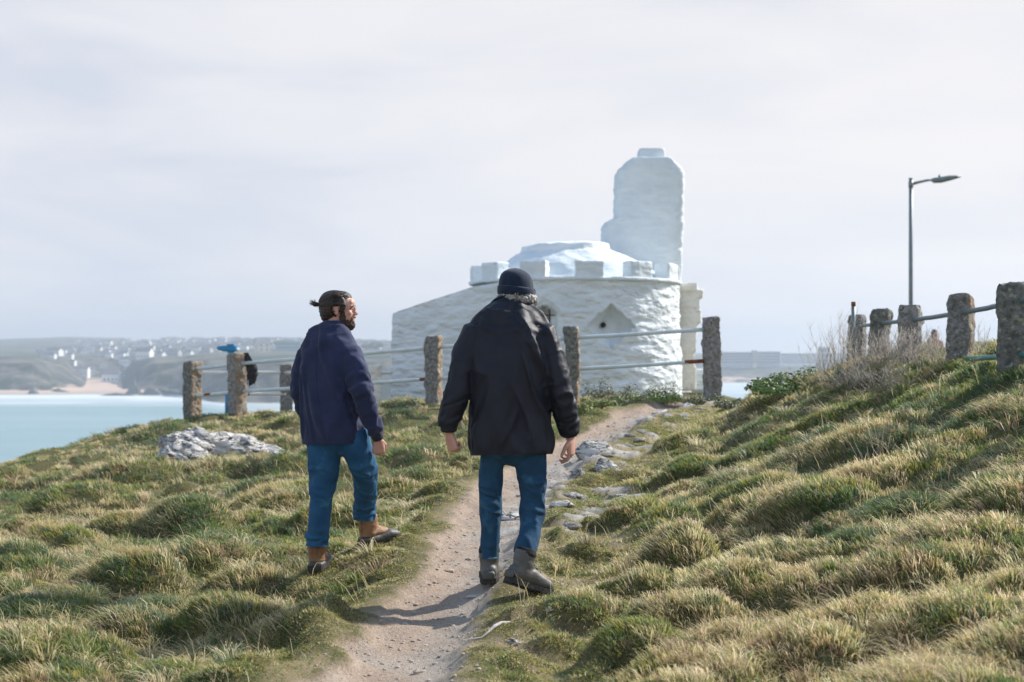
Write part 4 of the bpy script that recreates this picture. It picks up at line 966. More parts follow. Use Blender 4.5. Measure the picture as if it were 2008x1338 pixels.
def grass_field(nt_, dlo, dhi, p, per, seed, name, label, umax=.50):
    g = np.random.default_rng(seed)
    t_ = g.random(nt_); e_ = 1-p
    d = (dlo**(e_+0)+(dhi**e_-dlo**e_)*t_)**(1/e_)
    u = g.uniform(-umax, umax, nt_)
    near = d < 6; u[near] *= 1.0
    X = u*d; Y = d
    z, pm, sc, ed, mh, st = gfast(X, Y, True)
    pmb, ps = path_mask(X, Y)
    keep = (g.random(nt_) > np.clip(pm*1.6, 0, 1)*.995) & (g.random(nt_) > sc*.80) & (g.random(nt_) < .60+.9*sstep(.02, .12, mh)) & (ed > -2.5) & (st < .4)
    # thin turf near the path edges
    X, Y, d, pm, sc, ed, mh, ps = [a[keep] for a in (X, Y, d, pm, sc, ed, mh, ps)]
    n = len(X)
    nA = n2(X, Y, .55, 201, 3); nB = n2(X, Y, 2.6, 203, 3); nC = n2(X, Y, 1.1, 205, 3)
    # palette choice per tuft
    dry = np.clip((nA-.5)*3.6+(nB-.5)*3.0+.22+.08*np.clip(-X/6, -1, 1), 0, 1)
    bank = sstep(1.0, 3.0, X-np.interp(Y, PATH[:, 0], PATH[:, 2]))
    r = g.random(n)
    idx = np.where(r < dry*.52, g.choice([3, 4, 6, 3, 3], n), np.where(r < .50+.5*sstep(.42, .58, nC), g.choice([0, 1, 5, 5], n), g.choice([1, 2, 7, 2], n)))
    nD = n2(X, Y, 1.0, 207, 2); rp_ = (nD > .60) & (g.random(n) < .62); idx = np.where(rp_, g.choice([3, 6, 4, 3, 2], n), idx)
    olive = np.clip(1-(-ps)/.8, 0, 1)                      # trodden turf near the path is short and ochre
    pk = g.random(n) < olive*.5*(1-bank); idx = np.where(pk, g.choice([2, 7, 3, 2], n), idx)
    col = PAL[idx]*(g.uniform(.82, 1.22, (n, 1)))*(1+g.uniform(-.07, .07, (n, 3)))
    long_ = sstep(.48, .66, nC)
    hh = (.034+.034*long_+.026*sstep(.02, .14, mh)+.018*(idx == 3)+.02*(idx == 4)+.012*bank)*(.30+.70*sstep(.05, .9, -ps))*(1-.55*sc)
    hh = hh*g.uniform(.7, 1.3, n)
    for fx, fy in FEET: hh *= .35+.65*sstep(.10, .30, np.hypot(X-fx, Y-fy))
    for cx_, cy_, r_ in CLEAR: hh *= .25+.75*sstep(.6, 1.1, np.hypot(X-cx_, Y-cy_)/r_)
    # blades
    k = per; rep = np.repeat(np.arange(n), k); m = len(rep)
    rad = (.020+.0024*d[rep])*g.random(m)**.6; an = g.uniform(0, 2*np.pi, m)
    bx_ = X[rep]+np.cos(an)*rad; by_ = Y[rep]+np.sin(an)*rad
    h = hh[rep]*g.uniform(.55, 1.2, m)
    w = (.0017+.00033*d[rep])*g.uniform(.7, 1.3, m)
    wind = np.stack([-.30+.5*(nB[rep]-.5), -.12+.6*(nC[rep]-.5)], 1)
    spr = .30+.35*long_[rep]
    lean = np.stack([np.cos(an), np.sin(an)], 1)*spr[:, None]*g.uniform(.2, 1.0, (m, 1))+wind+g.normal(0, .16, (m, 2))
    curl = .5+.9*long_[rep]*g.random(m)
    cc = col[rep]*(g.uniform(.85, 1.18, (m, 1)))
    sw = g.random(m) < .07; cc[sw] = PAL[g.choice([3, 4], sw.sum())]*.85
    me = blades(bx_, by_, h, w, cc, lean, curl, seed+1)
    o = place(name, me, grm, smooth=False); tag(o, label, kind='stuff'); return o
GN = 1.0
CLEAR = [(-3.85, 16.9, .35), (-3.35, 17.3, .4), (-2.95, 17.5, .4), (.92, 12.8, .22), (.55, 11.4, .2), (.45, 10.8, .2), (.03, 11.0, .25), (.75, 11.9, .2)]
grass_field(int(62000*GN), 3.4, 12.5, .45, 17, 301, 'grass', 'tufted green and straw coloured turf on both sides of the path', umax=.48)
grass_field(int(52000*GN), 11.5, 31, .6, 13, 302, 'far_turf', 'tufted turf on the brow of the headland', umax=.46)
# short trodden turf hugging the path
def short_turf(nt_, seed):
    g = np.random.default_rng(seed); d = 5.0+(20.5-5.0)*g.random(nt_)**1.35; l = np.interp(d, PATH[:, 0], PATH[:, 1]); r = np.interp(d, PATH[:, 0], PATH[:, 2])
    X = g.uniform(l-1.3, r+1.0); Y = d; pmb, ps = path_mask(X, Y); sc = scrub_mask(X, Y); z, pm, sc, ed, mh, st = gfast(X, Y, True)
    ok = (g.random(nt_) > pm*1.5) & (g.random(nt_) > sc*.62) & (st < .35) & (ed > 0) & (ps > -1.0)
    X, Y, ps, sc = X[ok], Y[ok], ps[ok], sc[ok]; n = len(X); k = 11; rep = np.repeat(np.arange(n), k); m = len(rep)
    nB = n2(X, Y, 2.6, 203, 3); r_ = g.random(n)+(nB-.5)*2.2
    idx = np.where(r_ < .38, g.choice([3, 7, 2, 4], n), g.choice([1, 2, 0, 2, 7], n)); col = PAL[idx]*g.uniform(.75, 1.15, (n, 1))
    an = g.uniform(0, 2*np.pi, m); rad = (.016+.0016*Y[rep])*g.random(m)**.6
    h = (.012+.022*g.random(n)*sstep(0, .3, -ps))[rep]*g.uniform(.6, 1.3, m); w = (.0017+.00033*Y[rep])*g.uniform(.7, 1.3, m)
    lean = np.stack([np.cos(an), np.sin(an)], 1)*g.uniform(.2, 1.2, (m, 1))+g.normal(0, .25, (m, 2))
    me = blades(X[rep]+np.cos(an)*rad, Y[rep]+np.sin(an)*rad, h, w, col[rep]*g.uniform(.85, 1.2, (m, 1)), lean, g.uniform(.3, 1.2, m), seed+1)
    o = place('short_turf', me, grm, smooth=False); tag(o, 'short trodden turf hugging the edges of the path', kind='stuff')
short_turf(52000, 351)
# long straw and blue-green tufts: coarse accents
def accents(n, dlo, dhi, seed, hlo, hhi, pal, name, label, cond):
    g = np.random.default_rng(seed); d = g.uniform(dlo, dhi, n*4); X = g.uniform(-.44, .44, n*4)*d; Y = d
    pmb, ps = path_mask(X, Y); sc = scrub_mask(X, Y); ed = edge_dist(X, Y)
    ok = (ps < -.25) & (ed > 0) & (sc < .4) & cond(X, Y)
    for fx, fy in FEET: ok &= np.hypot(X-fx, Y-fy) > .28
    X = X[ok][:n]; Y = Y[ok][:n]; n = len(X); k = 46; rep = np.repeat(np.arange(n), k); m = len(rep)
    S = g.uniform(.6, 1.25, n)
    rad = .055*S[rep]*g.random(m)**.5; an = g.uniform(0, 2*np.pi, m); h = g.uniform(hlo, hhi, n)[rep]*g.uniform(.5, 1.15, m)
    w = (.0020+.00033*Y[rep])*g.uniform(.7, 1.4, m)
    lean = np.stack([np.cos(an), np.sin(an)], 1)*(rad/.055*(1.25 if hlo > .075 else .75))[:, None]+np.array([-.22, -.1])+g.normal(0, .15, (m, 2))
    ci = g.choice(pal, n)[rep]; mixd = g.random(m) < .25; ci[mixd] = g.choice([3, 4, 1, 2], mixd.sum())
    me = blades(X[rep]+np.cos(an)*rad, Y[rep]+np.sin(an)*rad, h, w, PAL[ci]*g.uniform(.8, 1.25, (m, 1)), lean, g.uniform(.4, 1.6, m), seed)
    o = place(name, me, grm, smooth=False); tag(o, label, kind='stuff')
accents(420, 4.6, 13, 401, .08, .15, [3, 4, 3, 6], 'long_dry_grass', 'long straw-coloured tufts combed over by the wind', lambda X, Y: n2(X, Y, .8, 411, 2) > .50)
accents(420, 4.6, 13, 402, .07, .13, [1, 2, 5, 1], 'long_green_grass', 'coarser long green tufts among the turf', lambda X, Y: n2(X, Y, .9, 412, 2) > .47)
accents(300, 12, 24, 403, .10, .17, [3, 4, 6, 1], 'brow_dry_grass', 'long dry tufts on the brow', lambda X, Y: n2(X, Y, .5, 413, 2) > .46)

g = np.random.default_rng(477); m_ = 2600; d_ = g.uniform(4.6, 19, m_); X_ = g.uniform(-.44, .44, m_)*d_; _, ps_ = path_mask(X_, d_)
ok = (ps_ < -.15) & (edge_dist(X_, d_) > .2) & (n2(X_, d_, .9, 478, 2) > .42); X_, d_ = X_[ok], d_[ok]; m_ = len(X_)
me = blades(X_, d_, g.uniform(.09, .22, m_), .0016+.00022*d_, PAL[g.choice([3, 4, 4, 6], m_)]*g.uniform(.8, 1.2, (m_, 1)), g.normal(0, .28, (m_, 2))+np.array([-.15, -.05]), g.uniform(0, .5, m_), 479)
o = place('seed_stalks', me, grm, smooth=False); tag(o, 'thin pale dead stalks standing out of the turf', kind='stuff')
# ---------------------------------------------------------------- bushes and dry weeds
def leafmat(name, c1, c2):
    m = noise_mat(name, c1, c2, scale=9, bump=0, rough=.5, coords='Object'); return m
green_leaf = leafmat('bramble_leaf', (.09, .16, .025), (.20, .28, .05))
yel_leaf = leafmat('yellow_green_leaf', (.14, .18, .03), (.26, .29, .05))
dark_leaf = leafmat('dull_dark_leaf', (.075, .10, .035), (.16, .17, .06))
stemm = noise_mat('dry_stem', (.33, .29, .25), (.47, .42, .36), scale=20, bump=0, rough=.9)
brownst = noise_mat('brown_stem', (.12, .08, .05), (.20, .14, .09), scale=20, bump=0, rough=.9)
def leaves(lobes, n, size, g):
    vs = []; fs = []
    for k in range(n):
        c, r = g.choice(lobes)
        v = Vector((g.gauss(0, 1), g.gauss(0, 1), abs(g.gauss(0, 1)))).normalized(); rr = g.uniform(.62, 1.04)
        p = Vector(c)+Vector((v.x*r[0]*rr, v.y*r[1]*rr, v.z*r[2]*rr)); nrm = (v+Vector((g.uniform(-.8, .8), g.uniform(-.8, .8), g.uniform(-.2, .9)))).normalized()
        t_ = nrm.orthogonal().normalized(); t_ = Matrix.Rotation(g.uniform(0, 6.28), 3, nrm) @ t_; s_ = nrm.cross(t_); sz = size*g.uniform(.6, 1.3); b0 = len(vs)
        vs += [p-t_*sz*.5, p+s_*sz*.33+nrm*sz*.06, p+t_*sz*.55-nrm*sz*.08, p-s_*sz*.33+nrm*sz*.06]; fs += [(b0, b0+1, b0+2), (b0, b0+2, b0+3)]
    return vs, fs
def bush(name, cx, d, lobes, n, size, mat, label, seed, grp=None, zoff=0, stemn=14):
    g = random.Random(seed); X = (cx-1004)*d/F; z = gh(X, d)+zoff
    L_ = [((X+a, d+b_, z+c), r) for a, b_, c, r in lobes]
    e_ = empty(name, (X, d, z), label, 'plant', grp)
    place('foliage', from_vf(*leaves(L_, n, size, g)), mat, e_, smooth=False)
    st = []
    for k in range(stemn):
        c, r = g.choice(L_); tipp = Vector(c)+Vector((g.uniform(-1, 1)*r[0]*.8, g.uniform(-1, 1)*r[1]*.8, r[2]*g.uniform(.5, 1.0)))
        st.append(loft([Vector((c[0]+g.uniform(-.05, .05), c[1], z-.05)), (Vector((c[0], c[1], z))+tipp)/2+Vector((g.uniform(-.03, .03), 0, .02)), tipp], [.004, .003, .0015], n=4))
    place('stems', from_vf(*join_vf(st)), brownst, e_)
    return e_
bush('bramble', 1570, 15.3, [(-.40, 0, -.02, (.2, .25, .14)), (-.18, .05, 0, (.24, .25, .18)), (.10, 0, .0, (.26, .25, .24)), (.32, -.05, 0, (.2, .22, .18)), (-.3, -.35, -.05, (.25, .2, .1)), (.1, -.35, -.05, (.3, .2, .1))], 2600, .045, green_leaf, 'glossy green bramble bush on the brow below the dry weeds', 61)
bush('leafy_plant', 1143, 18.6, [(-.08, 0, 0, (.16, .2, .22)), (.06, 0, 0, (.14, .2, .30)), (.14, -.1, 0, (.12, .15, .16))], 1500, .035, yel_leaf, 'yellow-green leafy plant beside the older man right sleeve', 62)
bi = 0
for (px, d, w_, h_, mt, lab) in [(1172, 20.7, .26, .44, dark_leaf, 'dark tufted bush poking above the lower rail'), (1215, 20.6, .34, .32, dark_leaf, 'low olive bush under the lower rail beside the tufted bush'), (1262, 20.5, .34, .25, green_leaf, 'low green cushion plant in the middle of the fence bay'),
        (1303, 20.6, .28, .27, dark_leaf, 'brown-tipped small bush in front of the pale buttress'), (1350, 20.4, .34, .24, dark_leaf, 'dark round bush left of the gate post'), (1388, 19.7, .30, .20, dark_leaf, 'olive bush at the foot of the gate post'),
        (1195, 19.9, .3, .13, green_leaf, 'green leafy mat above the bare soil of the upper path'), (1245, 19.8, .26, .12, dark_leaf, 'dull green mat plant beside the upper path'), (1305, 20.0, .26, .11, green_leaf, 'small green mat plant nearest the top of the path'),
        (600, 21.8, .4, .14, green_leaf, 'green mat plant behind the blue-jacketed man elbow'), (545, 22.3, .35, .12, dark_leaf, 'dark mat plant below the rear stone post'), (790, 21.2, .3, .14, dark_leaf, 'dark mound plant left of the middle stone post'), (1440, 17.6, .25, .12, dark_leaf, 'dark rounded plant at the brow right of the gate post')]:
    bi += 1
    bush('mat_plant', px, d, [(-w_*.5, 0, 0, (w_*.6, .25, h_*.8)), (w_*.4, 0, 0, (w_*.6, .25, h_)), (0, -.2, 0, (w_*.7, .2, h_*.6))], 1100, .030, mt, lab, 70+bi, stemn=6)
def weed(px, d, h, n, spread, seed, lean=(0, 0), sub=True, thick=.0027):
    g = random.Random(seed); X = (px-1004)*d/F; z = gh(X, d); st = []
    for k in range(n):
        bx0 = X+g.uniform(-1, 1)*spread*.35; by0 = d+g.uniform(-1, 1)*spread*.35; hh = h*g.uniform(.45, 1.0); dx = g.uniform(-1, 1)*spread*.6+lean[0]*hh; dy = g.uniform(-1, 1)*spread*.5
        zz = z-.03
        p = [Vector((bx0, by0, zz)), Vector((bx0+dx*.35, by0+dy*.3, zz+hh*.5)), Vector((bx0+dx*.9+g.uniform(-.02, .02), by0+dy, zz+hh))]
        st.append(loft(p, [thick, thick*.8, thick*.4], n=3))
        if sub:
            for q_ in range(g.randint(1, 5)):
                t_ = g.uniform(.45, .9); b_ = p[1].lerp(p[2], (t_-.5)*2) if t_ > .5 else p[0].lerp(p[1], t_*2); ln = hh*g.uniform(.12, .3)
                e2 = b_+Vector((g.uniform(-.7, .7)*ln, g.uniform(-.5, .5)*ln, ln)); st.append(loft([b_, e2], [thick*.6, thick*.3], n=3))
    return from_vf(*join_vf(st))
wl = random.Random(8)
WE = [('weed', 1528, 15.2, .42, 7, .25), ('weed', 1560, 15.6, .35, 6, .25), ('weed', 1600, 15.0, .42, 18, .3), ('weed', 1632, 14.8, .58, 26, .34), ('weed', 1655, 14.4, .66, 26, .30), ('weed', 1700, 14.0, .42, 60, .38), ('weed', 1737, 13.4, .42, 70, .38), ('weed', 1775, 13.0, .48, 70, .36), ('weed', 1815, 12.7, .42, 46, .3), ('weed', 1842, 12.4, .44, 26, .2), ('weed', 1922, 12.0, .34, 9, .15), ('weed', 1690, 13.2, .27, 60, .5), ('weed', 1650, 13.6, .26, 56, .5), ('weed', 1750, 12.4, .24, 60, .5)]
WL = ['tall forked dry weed standing alone over the brambles', 'sparse dry weed behind the brambles', 'thin dry weed at the right end of the brambles', 'tall dry weed before the bare metal pole', 'tallest dry weed crossing the farthest bank post', 'thicket of grey dry stalks before the second farthest bank post', 'thicket of grey dry stalks between two bank posts', 'dense grey dry stalks before the post under the street lamp', 'dense dry stalks between lamp post and the distant person', 'dry forked stalks in front of the distant person', 'small forked dry weed between the two nearest bank posts', 'low grey dry stalks spilling down the bank', 'low pale dry stalks behind the brambles edge', 'low dry stalks under the bank posts']
for k, (nm, px, d, h, n_, sp_) in enumerate(WE):
    o = place('dry_weed', weed(px, d, h, n_, sp_, 500+k), stemm); tag(o, WL[k], 'weed')
for k, (px, d, h, n_, lab) in enumerate([(1722, 9.3, .34, 7, 'upright bunch of bare grey stalks on the bank slope'), (1700, 9.5, .30, 6, 'leaning bare stalks left of the upright bunch'), (1735, 9.2, .18, 4, 'short bare stalks beside the upright bunch'), (1838, 9.9, .16, 3, 'arched dead stem lying on the bank'), (60, 9.8, .16, 5, 'thin white dead stems in straw at the frame edge')]):
    o = place('dry_weed', weed(px, d, h, n_, .12, 600+k, lean=(-.25 if k == 1 else 0, 0), sub=(k > 2), thick=.0018), stemm); tag(o, lab, 'weed')
# ---------------------------------------------------------------- people
skin = noise_mat('skin', (.52, .27, .20), (.60, .34, .26), scale=14, rough=.55, bump=.1, bscale=60, bdist=.002)
skin.node_tree.nodes['Principled BSDF'].inputs['Subsurface Weight'].default_value = .1
skin.node_tree.nodes['Principled BSDF'].inputs['Subsurface Scale'].default_value = .01
waxed = noise_mat('waxed_black_cloth', (.0085, .0105, .019), (.015, .018, .030), scale=6, rough=.56, bump=.55, bscale=13, bdist=.012, spec=.32)
navy = noise_mat('navy_cotton', (.015, .022, .062), (.028, .036, .092), scale=5, rough=.85, bump=.55, bscale=15, bdist=.010, sheen=.12, c3=(.042, .045, .10), s3=14, lo3=.60, hi3=.8, spec=.3)
knit = noise_mat('navy_knit', (.0035, .012, .032), (.007, .020, .050), scale=30, rough=.95, bump=.6, bscale=160, bdist=.003, sheen=.15)
dknit = noise_mat('dark_ribbed_knit', (.012, .012, .028), (.02, .02, .04), scale=30, rough=.95, bump=.6, bscale=160, bdist=.003, sheen=.2)
denim1 = noise_mat('bright_blue_denim', (.014, .072, .168), (.026, .112, .232), scale=7, rough=.85, bump=.5, bscale=17, bdist=.009, c3=(.05, .19, .30), s3=10, lo3=.58, hi3=.75, spec=.3)
denim2 = noise_mat('dark_blue_denim', (.010, .045, .098), (.018, .076, .150), scale=7, rough=.85, bump=.5, bscale=17, bdist=.009, c3=(.04, .14, .24), s3=9, lo3=.58, hi3=.75, spec=.3)
seam = noise_mat('pale_denim_stitching', (.09, .20, .30), (.15, .28, .38), scale=60, rough=.9, bump=.2)
hairb = noise_mat('dark_brown_hair', (.018, .012, .010), (.055, .032, .022), scale=18, rough=.45, bump=.9, bscale=60, bdist=.006, stretch=(1, 1, 5), spec=.5)
beardm = noise_mat('brown_beard', (.035, .020, .014), (.11, .055, .03), scale=40, rough=.8, bump=1.0, bscale=120, bdist=.006)
moust = noise_mat('ginger_moustache', (.20, .085, .035), (.30, .14, .06), scale=60, rough=.8, bump=1.0, bscale=120, bdist=.004)
hairg = noise_mat('grey_curls', (.50, .47, .43), (.15, .135, .12), scale=55, rough=.6, bump=.3)
tanl = noise_mat('tan_leather', (.34, .185, .095), (.22, .11, .055), scale=10, rough=.65, bump=.4, bscale=40, bdist=.003, c3=(.16, .09, .05), s3=12, lo3=.62, hi3=.75)
rubber = noise_mat('grey_rubber', (.055, .052, .048), (.11, .10, .09), scale=14, rough=.55, bump=.25)
soleb = noise_mat('dark_rubber_sole', (.018, .017, .016), (.045, .04, .035), scale=20, rough=.8, bump=.5)
greyl = noise_mat('grey_boot_leather', (.085, .08, .075), (.13, .125, .115), scale=12, rough=.55, bump=.3, bscale=50, bdist=.003)
blackf = noise_mat('black_fleece', (.01, .01, .011), (.022, .022, .024), scale=30, rough=.95, bump=.4)

def legr(r): return [(a-.009, (a-.009)*1.05) for a in r]
def hemcut(me, pts_n):
    bmq = bmesh.new(); bmq.from_mesh(me)
    for (co_, no_) in pts_n:
        bmesh.ops.bisect_plane(bmq, geom=bmq.verts[:]+bmq.edges[:]+bmq.faces[:], plane_co=co_, plane_no=no_, clear_outer=True)
    bmq.to_mesh(me); bmq.free(); me.update()
def cutlegs(me, legs):
    bmq = bmesh.new(); bmq.from_mesh(me)
    for c_, xm, sg in legs:
        gv = [f for f in bmq.faces if (f.calc_center_median().x-xm)*sg > 0 and f.calc_center_median().z < c_.z+.08]
        ge = list({e for f in gv for e in f.edges}); gvv = list({v for f in gv for v in f.verts})
        bmesh.ops.bisect_plane(bmq, geom=gvv+ge+gv, plane_co=c_, plane_no=Vector((0, .05, -1)), clear_outer=True)
    bmq.to_mesh(me); bmq.free(); me.update()
def folds(q, nn, axis, lo, hi, amp, seed, mask=None, pw=2.2):
    """ridged cloth folds running along axis"""
    a = np.array(Vector(axis).normalized()); b1 = np.cross(a, [.1, 1, .05]); b1 /= np.linalg.norm(b1); c1 = np.cross(a, b1)
    p = np.stack([q@a*lo, q@b1*hi, q@c1*hi], 1); p = p+(fbm(p*.7+9, 2, seed+50)[:, None]-.5)*1.2
    r = 1-np.abs(2*fbm(p, 2, seed, .35)-1)
    v = (np.minimum(np.clip(r, 0, 1)**pw*1.5, 1.15)-.5)*amp
    if mask is not None: v = v*mask
    return nn*v[:, None]
def seglen(q, pts):
    """distance to a polyline and arc parameter"""
    best = np.full(len(q), 9.0); tt = np.zeros(len(q)); acc = 0; tot = sum((pts[i+1]-pts[i]).length for i in range(len(pts)-1))
    for i in range(len(pts)-1):
        a = np.array(pts[i]); b_ = np.array(pts[i+1]); ab = b_-a; l = np.linalg.norm(ab)
        t_ = np.clip(((q-a)@ab)/(l*l), 0, 1); dd = np.linalg.norm(q-a-t_[:, None]*ab, axis=1)
        k = dd < best; best[k] = dd[k]; tt[k] = (acc+t_[k]*l)/tot; acc += l
    return best, tt
def hand_parts(wrist, d, nrm, thumb, curls, s=1.0, tc=.5):
    """separate fingers as chains; nrm = direction the palm faces"""
    d = Vector(d).normalized(); nrm = Vector(nrm); nrm = (nrm-d*nrm.dot(d)).normalized(); th = Vector(thumb); th = (th-d*th.dot(d)-nrm*th.dot(nrm)).normalized()
    out = []; W_ = Vector(wrist)
    out.append(loft([W_-d*.03*s, W_, W_+d*.03*s, W_+d*.062*s, W_+d*.088*s, W_+d*.096*s], [(.027*s, .021*s), (.027*s, .020*s), (.036*s, .020*s), (.042*s, .018*s), (.041*s, .015*s), (.034*s, .010*s)], side=th, n=18, exp=2.6))
    L_ = [.070, .079, .074, .058]; off = [.030, .010, -.011, -.031]; kb = [.090, .094, .090, .082]; rr = [.0095, .0098, .0092, .0082]
    for k in range(4):
        p = W_+d*kb[k]*s+th*off[k]*s; ang = 0; pts = [p-d*.02*s, p]; rad = [rr[k]*s*1.1, rr[k]*s*1.08]
        for q_, (fr, cu) in enumerate(zip((.46, .30, .24), curls[k])):
            ang += cu; dr = (d*math.cos(ang)+nrm*math.sin(ang)).normalized(); pts.append(pts[-1]+dr*L_[k]*fr*s); rad.append(rr[k]*s*(1, .93, .78)[q_])
        out.append(loft(pts, rad, side=th, n=10)); out.append(ellipsoid(pts[-1], (rr[k]*.8*s,)*3, n=10, m=6))
    p = W_+d*.022*s+th*.026*s; pts = [W_+d*.01*s+th*.012*s, p]; rad = [.016*s, .0155*s]
    a1 = (d*.62+th*.62+nrm*.35).normalized(); a2 = (d*.85+th*(.35-tc*.5)+nrm*(.3+tc*.3)).normalized(); a3 = (d*.85+th*(.1-tc*.5)+nrm*(.3+tc*.5)).normalized()
    for a_, l, r_ in ((a1, .036, .013), (a2, .032, .0108), (a3, .025, .009)): pts.append(pts[-1]+a_*l*s); rad.append(r_*s)
    out.append(loft(pts, rad, side=nrm, n=10)); out.append(ellipsoid(pts[-1], (.008*s,)*3, n=10, m=6))
    return out
def boot(parent, ball, yaw, pitch, kind, roll=0):
    M = Matrix.Translation(ball) @ Matrix.Rotation(-R(yaw), 4, 'Z') @ Matrix.Rotation(-R(pitch), 4, 'X') @ Matrix.Rotation(R(roll), 4, 'Y') @ Matrix.Translation((0, -.12, 0))
    M = M @ Matrix.Translation((0, .0, 0)) @ Matrix.Diagonal((1.13, 1.04, 1.08, 1)); V = lambda x, y, z: Vector((x, y, z))
    foot = loft([V(0, -.088, .05), V(0, -.075, .055), V(0, -.03, .062), V(0, .04, .062), V(0, .10, .052), V(0, .16, .045), V(0, .198, .038), V(0, .210, .034)],
                [(.022, .022), (.038, .036), (.045, .045), (.046, .048), (.053, .040), (.054, .032), (.040, .024), (.018, .012)], side=(1, 0, 0), n=24, exp=2.4)
    shaft = loft([V(0, -.012, .05), V(0, -.015, .09), V(0, -.02, .13), V(0, -.02, .175)], [(.046, .060), (.047, .056), (.051, .058), (.053, .060)], side=(1, 0, 0), n=24)
    tongue = loft([V(0, .02, .07), V(0, .035, .10), V(0, .02, .16)], [(.03, .03), (.028, .022), (.03, .02)], side=(1, 0, 0), n=12)
    # sole outline
    ol = []; prof_ = [(-.098, .012), (-.092, .030), (-.06, .043), (0, .040), (.05, .044), (.11, .056), (.16, .056), (.20, .040), (.218, .018)]
    ys = [a for a, _ in prof_]; ws = [b_ for _, b_ in prof_]
    secs = np.linspace(-.098, .218, 22)
    def sol(z0, z1, g_=0):
        vs = []; fs = []; m = len(secs)
        for y in secs:
            w_ = float(np.interp(y, ys, ws))+g_; tsz = .018*max(0, (y-.13)/.09)**2
            for (x_, z_) in ((-w_, z0), (w_, z0), (w_, z1), (-w_, z1)): vs.append(V(x_, y, z_+tsz))
        for i in range(m-1):
            for a in range(4): b_ = (a+1) % 4; fs.append((i*4+a, i*4+b_, (i+1)*4+b_, (i+1)*4+a))
        fs += [(0, 3, 2, 1), ((m-1)*4, (m-1)*4+1, (m-1)*4+2, (m-1)*4+3)]; return vs, fs
    lugs = []
    for y in np.arange(-.085, .20, .022):
        if -.02 < y < .03: continue
        w_ = float(np.interp(y, ys, ws)); tsz = .018*max(0, (y-.13)/.09)**2
        for sgn in (-1, 1): lugs.append(box(V(sgn*w_*.55, y, -.001+tsz), (w_*.75, .013, .014)))
    wr = lambda me, amp, sd: set_co(me, get_co(me)+get_no(me)*((fbm(get_co(me)*np.array([12, 12, 45.]), 3, sd)-.5)*amp)[:, None])
    if kind == 'hiking':
        up_ = fuse([foot, shaft, tongue], .0055, 3); wr(up_, .007, 5); up_.transform(M); b_ = place('boot', up_, greyl, parent)
        cu = fuse([loft([V(0, -.02, .150), V(0, -.02, .165), V(0, -.02, .190)], [(.053, .058), (.055, .060), (.048, .052)], n=20)], .005, 2); cu.transform(M); place('collar', cu, blackf, b_)
        rd = fuse([loft([V(0, -.094, .022), V(0, -.092, .05), V(0, -.08, .066)], [(.034, .014), (.034, .016), (.024, .010)], n=14)], .005, 2); rd.transform(M); place('heel_rand', rd, rubber, b_)
        rd = fuse([loft([V(0, .165, .022), V(0, .196, .035), V(0, .190, .058)], [(.050, .03), (.042, .022), (.028, .014)], n=14)], .005, 2); rd.transform(M); place('toe_rand', rd, rubber, b_)
        lc = [loft([V(-.03, .035+.028*k, .118-.013*k), V(0, .045+.028*k, .124-.013*k), V(.03, .035+.028*k, .118-.013*k)], [.003]*3, n=6) for k in range(5)]
        l_ = from_vf(*join_vf(lc)); l_.transform(M); place('laces', l_, blackf, b_)
    else:
        up_ = fuse([loft([V(0, -.02, .05), V(0, -.02, .09), V(0, -.02, .13), V(0, -.02, .185)], [(.047, .062), (.049, .058), (.053, .06), (.055, .062)], n=24), loft([V(0, .0, .07), V(0, .05, .075), V(0, .10, .068), V(0, .135, .060)], [(.046, .036), (.047, .034), (.042, .026), (.034, .016)], n=14), tongue], .0055, 3); wr(up_, .012, 8); up_.transform(M); b_ = place('boot', up_, tanl, parent)
        rb = fuse([loft([V(0, -.088, .028), V(0, -.075, .030), V(0, -.03, .033), V(0, .04, .037), V(0, .09, .046), V(0, .12, .052), V(0, .165, .046), V(0, .200, .038), V(0, .214, .032)], [(.024, .016), (.042, .022), (.049, .025), (.050, .028), (.056, .034), (.057, .033), (.053, .028), (.040, .020), (.018, .01)], n=24, exp=2.5)], .0055, 3); wr(rb, .004, 9); rb.transform(M); place('rubber_foot', rb, rubber, b_)
        tb = from_vf(*box(V(0, -.082, .12), (.022, .006, .075))); tb.transform(M); place('pull_tab', tb, tanl, b_, smooth=False)
    so = from_vf(*join_vf([sol(.0, .026, .004)]+lugs)); so.transform(M); place('sole', so, soleb, b_, smooth=False)
    return M

# ======== the older man on the path
D2 = 8.0
def Q(px, py, dy=0.0): return P(px, py, D2+dy)
S = D2/F
m2E = empty('person', (Q(1000, 1150).x, 8.05, Q(0, 1150).z), 'man in a black waxed coat and navy beanie walking away up the path, arms hanging', 'person')
slL = [Q(960, 640), Q(932, 654), Q(914, 698, -.02), Q(901, 757, -.05), Q(888, 798, -.05), Q(880, 826, -.04), Q(880, 843, -.03)]
slR = [Q(1040, 640), Q(1064, 654), Q(1079, 700, -.02), Q(1098, 772, -.04), Q(1108, 805, -.01), Q(1115, 834, .02), Q(1117, 853, .03)]
tor = loft([Q(1003, 597, .10), Q(1002, 603, .09), Q(1001, 612, .07), Q(1000, 630, .05), Q(998, 655, .03), Q(998, 700, .01), Q(998, 750, 0), Q(1000, 800, 0), Q(1002, 850, 0), Q(1003, 880, 0), Q(1003, 905, 0), Q(1003, 935, 0)],
           [(.085, .075), (.112, .09), (.162, .105), (.214, .125), (.240, .145), (.230, .160), (.225, .162), (.224, .162), (.224, .162), (.226, .164), (.229, .166), (.230, .166)], side=(1, 0, 0), n=40, exp=2.35)
